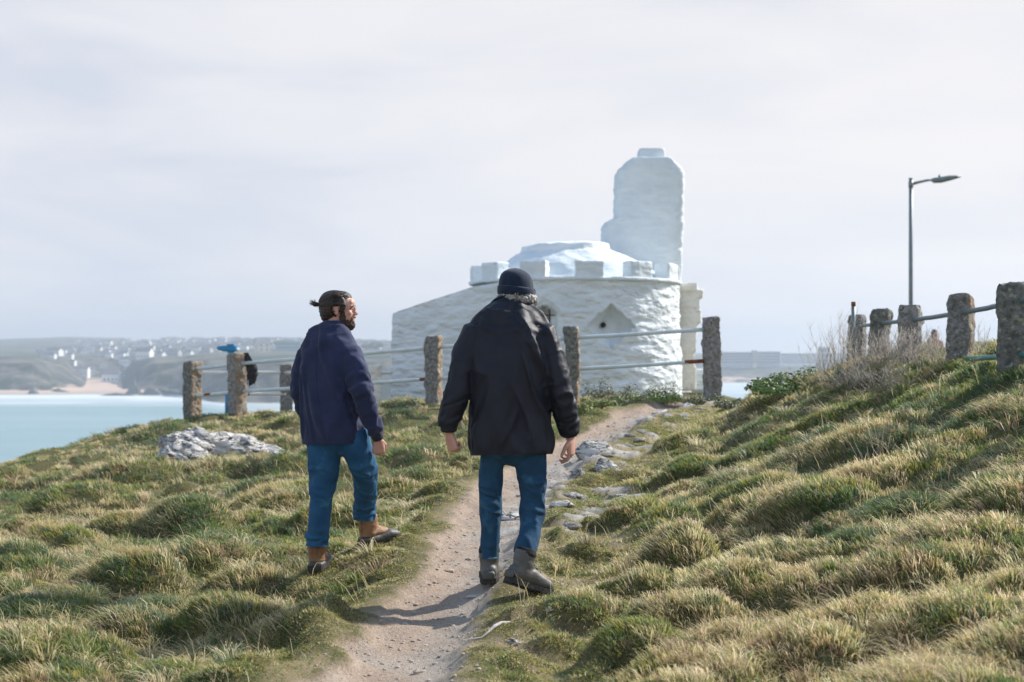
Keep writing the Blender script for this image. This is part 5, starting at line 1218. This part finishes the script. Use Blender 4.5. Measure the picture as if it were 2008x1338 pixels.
jk = [tor, loft(slL, [.055, .084, .078, .070, .066, .062, .048], side=(1, 0, 0), n=22), loft(slR, [.055, .084, .079, .072, .067, .062, .048], side=(1, 0, 0), n=22),
      loft([Q(998, 593, .115), Q(999, 600, .10), Q(1000, 608, .075)], [(.095, .085), (.110, .096), (.140, .10)], side=(1, 0, 0), n=28)]
me = fuse(jk, .0075, 9, .6); q = get_co(me); nn = get_no(me)
cx = Q(999, 0).x
dL, tL = seglen(q, slL); dR, tR = seglen(q, slR)
onL = (dL < .13)*sstep(Q(945, 0).x, Q(915, 0).x, q[:, 0]); onR = (dR < .13)*sstep(Q(1056, 0).x, Q(1086, 0).x, q[:, 0])
body_ = (1-onL)*(1-onR)*(1-.6*sstep(Q(0, 640).z, Q(0, 606).z, q[:, 2])); zt = (q[:, 2]-Q(0, 899).z)/(Q(0, 600).z-Q(0, 899).z)
hemk = sstep(.0, .12, zt)*.85+.15
rgt = sstep(-.02, .12, q[:, 0]-cx)
off = folds(q, nn, (.42, 0, -.9), 1.8, 9.5, .046, 11, body_*rgt*(.45+.55*zt), 5)
off += folds(q, nn, (-.35, 0, -.94), 1.6, 7.5, .032, 12, body_*(1-rgt)*(.5+.5*zt), 5)
off += folds(q, nn, (.15, 0, -1), 1.8, 10, .022, 13, body_*(1-sstep(.0, .4, zt)), 4)
off += folds(q, nn, (1, .2, -.25), 3, 16, .014, 14, body_*sstep(.62, .95, zt), 4)
for on, tt, sd_, sl in ((onL, tL, 21, slL), (onR, tR, 31, slR)):
    mk = on*1.0; ax = (sl[5]-sl[2])
    pr_ = np.clip(ax.orthogonal().normalized(), -1, 1)
    off += folds(q, nn, (1, .3, .35), 4, 17, .011, sd_, mk*(.35+.65*sstep(.35, .7, tt)), 4)
    off += folds(q, nn, tuple(ax), 2.5, 9, .010, sd_+1, mk*(1-sstep(.5, .9, tt)), 4)
off = off*np.where(onL+onR < .5, hemk, 1)[:, None]
q2 = q+off
# yoke seam and hem stitching
for zz, a_ in ((Q(0, 636).z, .003), (Q(0, 888).z, .003)):
    q2 -= nn*((np.exp(-((q[:, 2]-zz-(.01*np.abs(q[:, 0]-cx)))/.0045)**2)*a_*body_)[:, None])
zh = Q(0, 897).z; wv_ = (fbm(q2*np.array([7, 7, 0]), 2, 3)-.5)*.03*sstep(zh+.12, zh, q2[:, 2]); q2[:, 2] += wv_
set_co(me, q2); hemcut(me, [(Vector((Q(1003, 0).x, D2, Q(0, 892).z)), Vector((.02, -.06, -1)))]); jkO = place('coat', me, waxed, m2E)
# raised collar, cuffs
cl = fuse([loft([Q(999, 590, .12), Q(999, 595, .115), Q(999, 604, .09)], [(.090, .082), (.098, .088), (.122, .10)], side=(1, 0, 0), n=28), loft([Q(998, 589, .12), Q(999, 593, .12)], [(.098, .090), (.10, .092)], side=(1, 0, 0), n=28)], .006, 2)
place('collar', cl, waxed, jkO)
for sl in (slL, slR):
    a, b_ = sl[-2], sl[-1]; dd = (b_-a).normalized()
    place('cuff', fuse([loft([b_-dd*.055, b_-dd*.02, b_+dd*.008], [.050, .048, .045], n=20)], .005, 2), blackf, jkO)
place('neck_tag', from_vf(*box(Q(994, 599, -.028), (.010, .004, .006))), whm, jkO)
# jeans
lL = [Q(972, 850), Q(968, 880), Q(965, 910, .01), Q(963, 950, .02), Q(962, 975, .035), Q(961, 1010, .05), Q(961, 1046, .07), Q(961, 1070, .085), Q(960, 1080, .09), Q(960, 1088, .095), Q(960, 1096, .095), Q(960, 1115, .10)]
rL = [.09, .088, .079, .070, .065, .064, .060, .058, .060, .061, .062, .062]
lR = [Q(1034, 850), Q(1038, 880), Q(1041, 910, 0), Q(1045, 950, .0), Q(1046, 978, .01), Q(1043, 1010, -.01), Q(1038, 1045, -.06), Q(1034, 1063, -.10), Q(1032, 1072, -.12), Q(1031, 1078, -.13), Q(1031, 1085, -.13), Q(1030, 1103, -.13)]
rR = [.10, .100, .095, .078, .070, .071, .070, .066, .066, .067, .067, .067]
jn = fuse([loft(lL, legr(rL), side=(1, 0, 0), n=24), loft(lR, legr(rR), side=(1, 0, 0), n=24), ellipsoid(Q(1003, 865), (.195, .14, .14)), loft([Q(1003, 840), Q(1003, 905)], [(.12, .10), (.05, .06)], n=20)], .0065, 5)
q = get_co(jn); nn = get_no(jn)
def mz(y0, y1, y2, y3): z = q[:, 2]; return sstep(Q(0, y3).z, Q(0, y2).z, z)*(1-sstep(Q(0, y1).z, Q(0, y0).z, z))
off = folds(q, nn, (1, .1, -.28), 4, 20, .013, 41, mz(915, 950, 1005, 1040)) + folds(q, nn, (1, 0, .3), 4, 18, .009, 42, mz(1050, 1075, 1110, 1120)) + folds(q, nn, (.2, 0, -1), 3, 11, .009, 43)
set_co(jn, q+off); cutlegs(jn, [(Q(960, 1094, .09), Q(1000, 0).x, -1), (Q(1031, 1083, -.13), Q(1000, 0).x, 1)]); jO = place('jeans', jn, denim2, m2E)
for sl, r_ in ((lL, .0615), (lR, .0665)):
    c = sl[-2]; r_ = r_-.006; st_ = loft([c+Vector((0, 0, .016)), c+Vector((0, 0, .006)), c+Vector((0, 0, .002))], [(r_, r_*1.05), (r_+.001, (r_+.001)*1.05), (r_-.004, r_-.004)], side=(1, 0, 0), n=30)
    me = fuse([st_], .004, 1); place('hem', me, seam, jO)
# body: one continuous surface with head and hands
hc = Q(1013, 569, .12)
hp = [ellipsoid(hc+Vector((0, -.005, .012)), (.076, .095, .088)), ellipsoid(hc+Vector((0, .035, -.045)), (.060, .062, .078)), ellipsoid(hc+Vector((0, .075, -.095)), (.03, .028, .025)),
      ellipsoid(hc+Vector((0, .105, -.022)), (.014, .020, .022)), ellipsoid(hc+Vector((0, .088, .012)), (.05, .018, .012)), ellipsoid(hc+Vector((0, .092, -.062)), (.022, .012, .009)),
      ellipsoid(hc+Vector((.080, -.01, -.02)), (.010, .020, .033)), ellipsoid(hc+Vector((-.080, -.01, -.02)), (.010, .020, .033)),
      loft([hc+Vector((-.01, -.015, -.05)), Q(1004, 600, .09), Q(1001, 640, .05)], [.056, .062, .09], n=18),
      loft([Q(1000, 625, .05), Q(998, 660, .03), Q(999, 750), Q(1001, 850)], [(.14, .07), (.18, .09), (.15, .11), (.16, .11)], side=(1, 0, 0), n=20),
      loft(slL+[Q(883, 850, -.03)], [.05, .045, .04, .036, .032, .028, .026], n=12), loft(slR+[Q(1118, 860, .03)], [.05, .045, .04, .036, .032, .028, .026], n=12),
      loft(lL[:9], [.07, .07, .06, .05, .045, .045, .04, .036, .034], n=12), loft(lR[:9], [.07, .07, .07, .055, .05, .05, .045, .036, .034], n=12)]
hp += hand_parts(Q(882, 851, -.03), (.22, -.05, -1), (.75, .65, 0), (.1, 1, 0) if False else (-.4, .9, 0), [(1.25, 1.35, .7), (1.3, 1.4, .8), (1.3, 1.4, .8), (1.25, 1.3, .8)], 1.0, 1.0)
hp += hand_parts(Q(1119, 860, .03), (.03, -.02, -1), (-.85, .35, 0), (-.55, -.9, 0), [(.45, .55, .3), (.65, .75, .4), (.75, .85, .5), (.8, .9, .5)], 1.0, .3)
bo = fuse(hp, .0042, 2); place('body', bo, skin, m2E)
# curls
g = random.Random(4); cu = []
for k in range(300):
    th = g.uniform(-200, 20) if k % 3 else g.uniform(-70, 30); a_ = R(th); zz = g.uniform(-.085, -.038)
    rr_ = (.090+.018*g.random(), .106+.018*g.random()); c = hc+Vector((math.cos(a_)*rr_[0]*1.02, math.sin(a_)*rr_[1], zz+.004))
    if k % 3 == 0: c += Vector((.004, 0, 0))
    r0 = g.uniform(.004, .009); ax = Vector((g.gauss(0, 1), g.gauss(0, 1), g.gauss(0, .6))).normalized(); t0 = ax.orthogonal().normalized(); t1 = ax.cross(t0); pts = []
    for s_ in range(9):
        an = s_/8*R(g.uniform(300, 430)); pts.append(c+t0*r0*math.cos(an)+t1*r0*math.sin(an)+ax*(s_/8-.5)*r0*2.0+Vector((0, 0, -.004*s_/8)))
    cu.append(loft(pts, [.0016]*8+[.0006], n=5))
hb = fuse([loft([hc+Vector((.0, -.004, -.012)), hc+Vector((.0, -.004, -.035)), hc+Vector((.004, -.006, -.060)), hc+Vector((.008, -.006, -.078))], [(.092, .108), (.100, .116), (.099, .113), (.085, .098)], side=(1, 0, 0), n=32), ellipsoid(hc+Vector((.062, -.066, -.058)), (.042, .038, .030)), ellipsoid(hc+Vector((.090, -.02, -.055)), (.022, .04, .030)), ellipsoid(hc+Vector((.035, -.09, -.060)), (.03, .03, .024))], .005, 1)
q = get_co(hb); nn_ = get_no(hb); q = q+nn_*((1-np.abs(2*fbm(q*75, 2, 5)-1)-.55)*.024)[:, None]; set_co(hb, q)
bmh = bmesh.new(); bmh.from_mesh(hb); bmesh.ops.delete(bmh, geom=[v for v in bmh.verts if v.co.y > hc.y+.055], context='VERTS'); bmh.to_mesh(hb); bmh.free()
hO2 = place('hair', hb, hairg, m2E); place('loose_curls', from_vf(*join_vf(cu)), hairg, hO2)
# beanie
def beanie_part(secs, n=96, rib=.0016, rn=44):
    vs = []; fs = []
    for (c, a_, b_) in secs:
        for k in range(n):
            an = 2*math.pi*k/n; w_ = 1+rib/max(a_, .02)*math.cos(an*rn)
            vs.append(c+Vector((a_*w_*math.cos(an), b_*w_*math.sin(an), -.10*a_*math.cos(an))))
    m = len(secs)
    for i in range(m-1):
        for k in range(n): fs.append((i*n+k, i*n+(k+1) % n, (i+1)*n+(k+1) % n, (i+1)*n+k))
    vs.append(secs[-1][0]); c_ = len(vs)-1
    for k in range(n): fs.append((c_, (m-1)*n+k, (m-1)*n+(k+1) % n))
    return from_vf(vs, fs)
kc = lambda y, x=1012: Q(x, y, .115)
bn = beanie_part([(kc(574), .094, .108), (kc(566), .099, .113), (kc(560), .098, .112), (kc(552), .095, .108), (kc(545), .090, .103), (kc(539), .081, .093), (kc(534), .067, .077), (kc(530), .048, .056), (kc(527.3), .027, .032), (kc(526), .010, .012)])
bO = place('beanie', bn, knit, m2E)
cfb = beanie_part([(kc(576, 1013), .095, .108), (kc(581, 1013), .103, .117), (kc(580, 1013), .107, .121), (kc(573, 1013), .109, .123), (kc(566, 1013), .107, .121), (kc(563, 1013), .103, .117), (kc(564.5, 1013), .096, .110)][:7], rib=.0022)
place('turned_up_brim', cfb, knit, bO)
boot(m2E, Vector((Q(961, 0).x*1.01, 8.24, Q(0, 1150).z+.012)), 2, 0, 'hiking')
boot(m2E, Vector((Q(1049, 0).x, 7.84, Q(0, 1163, -.16).z+.010)), 50, 20, 'hiking')

# ======== the younger man on the grass
D1 = 9.0
def Q(px, py, dy=0.0): return P(px, py, D1+dy)
yw = R(24); sv = (math.cos(yw), -math.sin(yw), 0); fw = Vector((math.sin(yw), math.cos(yw), 0))
m1E = empty('person', (Q(660, 1110).x, 9.2, Q(0, 1110).z), 'bearded man with a dark hair bun, navy work jacket and bright blue jeans, looking sideways', 'person')
slR = [Q(672, 680, -.04), Q(688, 692, -.08), Q(699, 724, -.12), Q(709, 768, -.16), Q(722, 806, -.15), Q(733, 836, -.13), Q(738, 850, -.12)]
slL = [Q(618, 682, .04), Q(603, 698, .06), Q(591, 732, .08), Q(588, 770, .09), Q(598, 806, .14), Q(615, 826, .26), Q(625, 832, .32)]
tor = loft([Q(655, 634, .02), Q(655, 644, .02), Q(653, 655, .01), Q(650, 668), Q(648, 684), Q(646, 720), Q(647, 760), Q(651, 800), Q(655, 835), Q(657, 860), Q(657, 880), Q(657, 905)],
           [(.062, .062), (.085, .075), (.135, .09), (.178, .11), (.196, .125), (.186, .140), (.180, .142), (.192, .148), (.204, .153), (.210, .158), (.212, .160), (.212, .160)], side=sv, n=40, exp=2.3)
me = fuse([tor, loft(slR, [.05, .074, .071, .066, .058, .050, .043], side=(1, 0, 0), n=22), loft(slL, [.05, .068, .062, .060, .054, .048, .042], side=(1, 0, 0), n=22)], .0075, 12, .6)
q = get_co(me); nn = get_no(me); dR, tR = seglen(q, slR); dL, tL = seglen(q, slL)
onR = (dR < .12)*sstep(-.05, .05, (q-np.array(Q(680, 0)))[:, :2]@np.array(sv)[:2]); onL = (dL < .10)*sstep(Q(610, 0).x, Q(594, 0).x, q[:, 0]); body_ = (1-onR)*(1-onL)
zt = (q[:, 2]-Q(0, 872).z)/(Q(0, 640).z-Q(0, 872).z)
hemk = sstep(.0, .12, zt)*.85+.15
off = folds(q, nn, (.22, 0, -1), 1.9, 9, .026, 111, body_, 3) + folds(q, nn, (1, 0, -.45), 2.5, 13, .013, 112, body_*(.3+.7*sstep(.55, .9, zt)))
off += folds(q, nn, (1, -.3, .45), 4, 17, .018, 113, onR*(.35+.65*sstep(.25, .5, tR))) + folds(q, nn, (.25, 0, -1), 2.2, 10, .014, 114, onR*(1-sstep(.3, .8, tR))) + folds(q, nn, (1, 0, .3), 4, 16, .010, 115, onL)
# centre back seam
e0 = Q(627, 645); s_lin = (q[:, 0]-np.interp(-q[:, 2], [-Q(0, 645).z, -Q(0, 760).z, -Q(0, 870).z], [Q(628, 0).x, Q(628, 0).x, Q(650, 0).x]))
back = (nn[:, 1] < -.2)
off -= nn*((np.exp(-(s_lin/.004)**2)*.005*body_*back)[:, None])
off = off*np.where(onL+onR < .5, hemk, 1)[:, None]
q2 = q+off
hz_ = np.exp(-((q[:, 2]-Q(0, 862).z)/.003)**2)*.003*body_; q2 -= nn*hz_[:, None]
zh = Q(0, 869).z; q2[:, 2] += (fbm(q2*np.array([7, 7, 0]), 2, 4)-.5)*.025*sstep(zh+.12, zh, q2[:, 2])
set_co(me, q2); hemcut(me, [(Vector((Q(657, 0).x, D1, Q(0, 870).z)), Vector((.03, -.03, -1)))]); jkO = place('jacket', me, navy, m1E)
cl = fuse([loft([Q(655, 633, .01), Q(655, 640, .005), Q(654, 650, -.0)], [(.072, .070), (.084, .078), (.112, .092)], side=sv, n=26)], .006, 2); place('collar', cl, navy, jkO)
fade = noise_mat('faded_navy_cotton', (.07, .075, .19), (.12, .12, .26), scale=60, rough=.95, bump=.5, bscale=90, bdist=.003)
# frayed paler hem band on his right rear
vs = []; fs = []; n = 44
for k in range(n+1):
    an = R(-118+100*k/n); 
    for zz in (864, 870.5):
        c = Q(657, zz); a_ = .2155; b_ = .1610; ce, si = math.cos(an), math.sin(an)
        c2 = math.copysign(abs(ce)**(2/2.3), ce)*a_; s2 = math.copysign(abs(si)**(2/2.3), si)*b_
        vs.append(c+Vector(sv)*c2*1.008+fw*s2*1.02)
for k in range(n): fs.append((k*2, k*2+2, k*2+3, k*2+1))
# cuffs: dark knit showing under the sleeve
a, b_ = slR[-2], slR[-1]; dd = (b_-a).normalized()
place('cuff', fuse([loft([b_-dd*.03, b_+dd*.02, b_+dd*.045], [.041, .040, .037], n=20)], .005, 2), dknit, jkO)
a, b_ = slL[-2], slL[-1]; d3 = (b_-a).normalized(); place('cuff', fuse([loft([b_-d3*.03, b_+d3*.03], [.038, .036], n=16)], .005, 2), dknit, jkO)
# jeans
lL = [Q(637, 850), Q(636, 880), Q(636, 905), Q(634, 940, -.0), Q(630, 975), Q(627, 1010, -.01), Q(625, 1034), Q(624, 1044, .02), Q(622, 1051, .02), Q(623, 1058, .03), Q(622, 1064, .03), Q(622, 1071, .04), Q(622, 1090, .04)]
rL = [.11, .112, .108, .086, .076, .072, .072, .070, .076, .070, .074, .070, .070]
lR = [Q(690, 850, -.05), Q(700, 880, -.05), Q(709, 905, -.03), Q(717, 932, .05), Q(718, 955, .12), Q(716, 985, .22), Q(715, 992, .26), Q(716, 998, .28), Q(715, 1003, .29), Q(716, 1009, .30), Q(716, 1014, .31), Q(716, 1020, .31), Q(716, 1040, .3)]
rR = [.11, .105, .096, .081, .074, .072, .070, .077, .070, .076, .071, .070, .070]
jn = fuse([loft(lL, legr(rL), side=(1, 0, 0), n=24), loft(lR, legr(rR), side=(1, 0, 0), n=24), ellipsoid(Q(657, 860), (.19, .13, .12)), loft([Q(657, 850), Q(668, 893)], [(.14, .10), (.05, .06)], n=20)], .0065, 4)
q = get_co(jn); nn = get_no(jn)
off = folds(q, nn, (1, .1, -.35), 4, 19, .012, 141, mz(900, 925, 975, 1000)) + folds(q, nn, (1, 0, .2), 4, 24, .015, 142, mz(985, 1003, 1080, 1090)*np.where(q[:, 0] > Q(675, 0).x, 1, sstep(Q(0, 1035).z, Q(0, 1060).z, q[:, 2]))) + folds(q, nn, (.35, 0, -1), 2.6, 9, .010, 143)
set_co(jn, q+off); cutlegs(jn, [(Q(622, 1069, .03), Q(672, 0).x, -1), (Q(716, 1019, .31), Q(672, 0).x, 1)]); jO = place('jeans', jn, denim1, m1E)
# head turned to his right
hd = R(93); f_ = Vector((math.sin(hd), math.cos(hd), 0)); r_ = Vector((math.cos(hd), -math.sin(hd), 0)); HCn = Q(665, 607, .02)
HM = Matrix((( f_.x, r_.x, 0), (f_.y, r_.y, 0), (0, 0, 1))).to_3x3()
def Hp(f, s, u): return HCn+f_*f+r_*s+Vector((0, 0, u))
def He(f, s, u, rf, rs, ru, tilt=0): return ellipsoid(Hp(f, s, u), (rf, rs, ru), HM @ Matrix.Rotation(R(tilt), 3, 'Y'), n=20, m=14)
# (ellipsoid axes: x forward, y side, z up; HM columns map them)
hp = [He(-.012, 0, .030, .097, .074, .080), He(.030, 0, .02, .066, .062, .078), He(.035, 0, -.045, .060, .056, .072), He(.060, 0, -.098, .030, .030, .024),
      He(.094, 0, -.010, .012, .010, .030, 18), He(.105, 0, -.026, .017, .013, .013), He(.104, .010, -.032, .010, .008, .008), He(.104, -.010, -.032, .010, .008, .008),
      He(.082, .026, .020, .014, .022, .008), He(.082, -.026, .020, .014, .022, .008), He(.078, 0, .040, .022, .045, .03),
      He(.066, .034, -.024, .022, .020, .020), He(.066, -.034, -.024, .022, .020, .020),
      He(.091, 0, -.058, .009, .022, .006), He(.090, 0, -.070, .009, .019, .007),
      He(-.008, .074, -.006, .017, .007, .030, -12), He(-.008, -.074, -.006, .017, .007, .030, -12), He(.0, .076, -.028, .008, .006, .010),
      loft([Hp(-.015, 0, -.05), Q(655, 640, .02), Q(651, 672)], [.054, .058, .08], n=18),
      loft([Q(652, 660), Q(648, 690), Q(647, 760), Q(655, 850)], [(.12, .06), (.16, .08), (.13, .09), (.15, .10)], side=sv, n=20),
      loft(slR+[b_ if False else Q(741, 862, -.11)], [.05, .045, .04, .034, .03, .027, .025], n=12), loft(slL, [.05, .045, .04, .034, .03, .027], n=12),
      loft(lL[:9], [.07, .07, .07, .06, .05, .05, .045, .04, .036], n=12), loft(lR[:9], [.07, .07, .07, .06, .05, .045, .04, .036, .034], n=12)]
hp += hand_parts(Q(741, 861, -.11), (.10, .05, -1), (-.35, .85, 0), (.9, .4, .1), [(1.0, 1.1, .6), (1.1, 1.2, .7), (1.2, 1.2, .7), (1.2, 1.2, .7)], .95, .6)
hp += hand_parts(slL[-1]+Vector((.01, .03, -.01)), (.5, .8, -.3), (.5, -.4, -.6), (.1, .3, .8), [(.8, .9, .5)]*4, .95, .5)
bo = fuse(hp, .0040, 2)
# eye sockets
q = get_co(bo)
for s_ in (.030, -.030):
    c = np.array(Hp(.094, s_, .004)); dd_ = np.linalg.norm((q-c)*1.0, axis=1); q -= np.array(f_)[None]*(np.exp(-(dd_/.013)**2)*.011)[:, None]
set_co(bo, q); bO = place('body', bo, skin, m1E)
eyem = noise_mat('dark_eye', (.05, .03, .02), (.12, .10, .09), scale=60, bump=0, rough=.2)
for s_ in (.029, -.029): place('eye', from_vf(*He(.076, s_, .004, .010, .011, .008)), eyem, bO)
for s_ in (.028, -.028): place('eyebrow', fuse([He(.096, s_, .022, .006, .019, .0045, 0)], .003, 1), hairb, bO)
hr_ = fuse([He(-.028, 0, .038, .104, .082, .084), He(-.055, 0, .0, .072, .074, .075), He(-.070, 0, -.038, .045, .056, .045), He(.025, 0, .085, .055, .050, .030, 14), He(.022, .062, .035, .030, .016, .045, -25), He(.022, -.062, .035, .030, .016, .045, -25), He(.024, .066, .0, .012, .008, .030), He(.024, -.066, .0, .012, .008, .030)], .0045, 3)
q = get_co(hr_); nn = get_no(hr_)
loc = (q-np.array(HCn)); lf = loc@np.array(f_); ls = loc@np.array(r_); lu = loc[:, 2]
an = np.arctan2(lu-.0, ls)*1.0
st_ = fbm(np.stack([an*9, lf*7, lu*4], 1), 3, 9)
q += nn*((st_-.5)*.016)[:, None]; set_co(hr_, q)
# leave the ear clear
bmh = bmesh.new(); bmh.from_mesh(hr_); bmh.verts.ensure_lookup_table()
for v in bmh.verts:
    l_ = v.co-HCn; f1, s1, u1 = l_.dot(f_), l_.dot(r_), l_.z
    k_ = math.exp(-(((f1+.008)/.024)**2+((u1+.008)/.034)**2)**2)
    if abs(s1) > .04: v.co -= r_*math.copysign(1, s1)*k_*.020
bmh.to_mesh(hr_); bmh.free()
hO = place('hair', hr_, hairb, m1E)
bun = fuse([He(-.135, .006, .030, .014, .012, .012), He(-.152, .006, .034, .020, .019, .017, 20)], .0035, 2); q = get_co(bun); q += get_no(bun)*((fbm(q*90, 3, 4)-.5)*.012)[:, None]; set_co(bun, q); place('bun', bun, hairb, hO)
wv = []; g = random.Random(12)
for k in range(60):
    c = Hp(-.155, .006, .034); dr = (-f_*g.uniform(.3, 1)+Vector((g.uniform(-.6, .6), g.uniform(-.6, .6), g.uniform(-.3, .9)))).normalized(); wv.append(loft([c+dr*.012, c+dr*.024, c+dr*g.uniform(.028, .042)+Vector((0, 0, g.uniform(-.006, .006)))], [.0012, .001, .0004], n=4))
for k in range(46):
    s_ = g.choice([-1, 1]); u0 = g.uniform(-.03, .10); wv.append(loft([Hp(.055-g.random()*.03, s_*.066*math.cos(u0*9-.3), u0+.01), Hp(-.02, s_*.082, u0+.006), Hp(-.10, s_*.045, .03+g.uniform(-.03, .02))], [.0016, .0016, .0012], n=4))
place('loose_strands', from_vf(*join_vf(wv)), hairb, hO)
bd = fuse([He(.040, .0, -.080, .050, .055, .042), He(.066, 0, -.100, .036, .038, .034), He(.030, .052, -.05, .022, .010, .042), He(.030, -.052, -.05, .022, .010, .042), He(.080, 0, -.086, .020, .024, .016)], .004, 2)
q = get_co(bd); q += get_no(bd)*((fbm(q*110, 3, 8)-.5)*.014)[:, None]; set_co(bd, q); place('beard', bd, beardm, m1E)
mo = fuse([He(.094, .012, -.049, .010, .016, .007), He(.094, -.012, -.049, .010, .016, .007), He(.086, .028, -.060, .010, .009, .014), He(.086, -.028, -.060, .010, .009, .014)], .003, 1)
q = get_co(mo); q += get_no(mo)*((fbm(q*140, 2, 8)-.5)*.008)[:, None]; set_co(mo, q); place('moustache', mo, moust, m1E)
boot(m1E, Vector((Q(627, 0, .1).x, 9.22, Q(0, 1124).z+.012)), 6, 0, 'duck')
hx = (703-1004)*9.42/F+.02; hz2 = CZ+(HY-1074)*9.42/F
boot(m1E, Vector((hx+.2*math.sin(R(50)), 9.42+.2*math.cos(R(50)), hz2+.012+.012)), 50, -3, 'duck')
for (px, py, d) in ((628, 1124, 9.05), (640, 1100, 9.22), (703, 1074, 9.42), (750, 1062, 9.55), (960, 1148, 8.1), (1056, 1163, 7.84)):
    X = (px-1004)*d/F; print('FOOT', px, 'ground', round(gh(X, d)-CZ, 3), 'want', round((HY-py)*d/F, 3))

# ======== distant person beyond the bank
D3 = 38.0
def Q(px, py, dy=0.0): return P(px, py, D3+dy)
pk = noise_mat('dusty_pink_cloth', (.36, .21, .19), (.44, .28, .25), scale=6, rough=.9, bump=.2)
dkc = noise_mat('dark_trousers', (.04, .03, .035), (.08, .05, .05), scale=6, rough=.9, bump=.2)
m3E = empty('person', Q(1833, 768), 'distant brown-haired person in a dusty pink top seen through the weeds beyond the bank', 'person')
zf = lambda z, x=1833, dy=0: Vector((Q(x, 0).x, D3+dy, Q(0, 647).z-1.68+z))
hp = [ellipsoid(zf(1.57), (.075, .09, .11)), ellipsoid(zf(1.56, dy=-.09), (.012, .02, .02)), loft([zf(1.50), zf(1.40)], [.05, .06], n=12), loft([zf(1.42), zf(1.36), zf(1.1), zf(.95), zf(.85)], [(.07, .06), (.18, .10), (.14, .10), (.16, .12), (.12, .1)], n=18)]
for s_ in (-1, 1):
    x_ = 1833+s_*13
    hp.append(loft([zf(1.36, 1833+s_*11), zf(1.1, x_+s_*2), zf(.86, x_+s_*2, -.05)], [.05, .042, .03], n=10)); hp += hand_parts(zf(.86, x_+s_*2, -.05), (0, -.1, -1), (-s_, 0, 0), (0, -1, 0), [(.3, .4, .2)]*4)
    hp.append(loft([zf(.9, 1833+s_*6), zf(.48, 1833+s_*7), zf(.06, 1833+s_*7)], [.085, .06, .04], n=12)); hp.append(loft([zf(.04, 1833+s_*7, .06), zf(.04, 1833+s_*7, -.16)], [.04, .035], n=10))
place('body', fuse(hp, .009, 2), skin, m3E)
place('top', fuse([loft([zf(1.46), zf(1.38), zf(1.15), zf(.98), zf(.84)], [(.07, .07), (.19, .12), (.165, .13), (.175, .14), (.18, .14)], n=20)]+[loft([zf(1.38, 1833+s_*11), zf(1.1, 1833+s_*15), zf(.92, 1833+s_*15, -.04)], [.065, .055, .045], n=12) for s_ in (-1, 1)], .014, 3), pk, m3E)
place('trousers', fuse([loft([zf(.92), zf(.8)], [(.17, .13), (.15, .12)], n=18)]+[loft([zf(.86, 1833+s_*6), zf(.48, 1833+s_*7), zf(.10, 1833+s_*7)], [.10, .08, .065], n=14) for s_ in (-1, 1)], .014, 3), dkc, m3E)
place('hair', fuse([ellipsoid(zf(1.60, dy=.02), (.09, .10, .10)), ellipsoid(zf(1.50, dy=.05), (.085, .06, .12))], .012, 2), hairb, m3E)
for s_ in (-1, 1): place('shoe', fuse([loft([zf(.05, 1833+s_*7, .08), zf(.05, 1833+s_*7, -.18)], [(.05, .05), (.04, .035)], n=12)], .01, 1), soleb, m3E)

# ---------------------------------------------------------------- sea haze
hm_ = bpy.data.materials.new('haze'); hm_.use_nodes = True; nt = hm_.node_tree; nt.nodes.clear()
ou = nt.nodes.new('ShaderNodeOutputMaterial'); pv = nt.nodes.new('ShaderNodeVolumePrincipled'); pv.inputs['Color'].default_value = (.64, .70, .79, 1); pv.inputs['Density'].default_value = HAZE; pv.inputs['Anisotropy'].default_value = .2
nt.links.new(pv.outputs[0], ou.inputs['Volume'])
o = place('haze', from_vf(*box((0, 2600, 20), (60000, 5900, 130))), hm_, smooth=False); tag(o, 'pale sea haze filling the bay', kind='stuff')
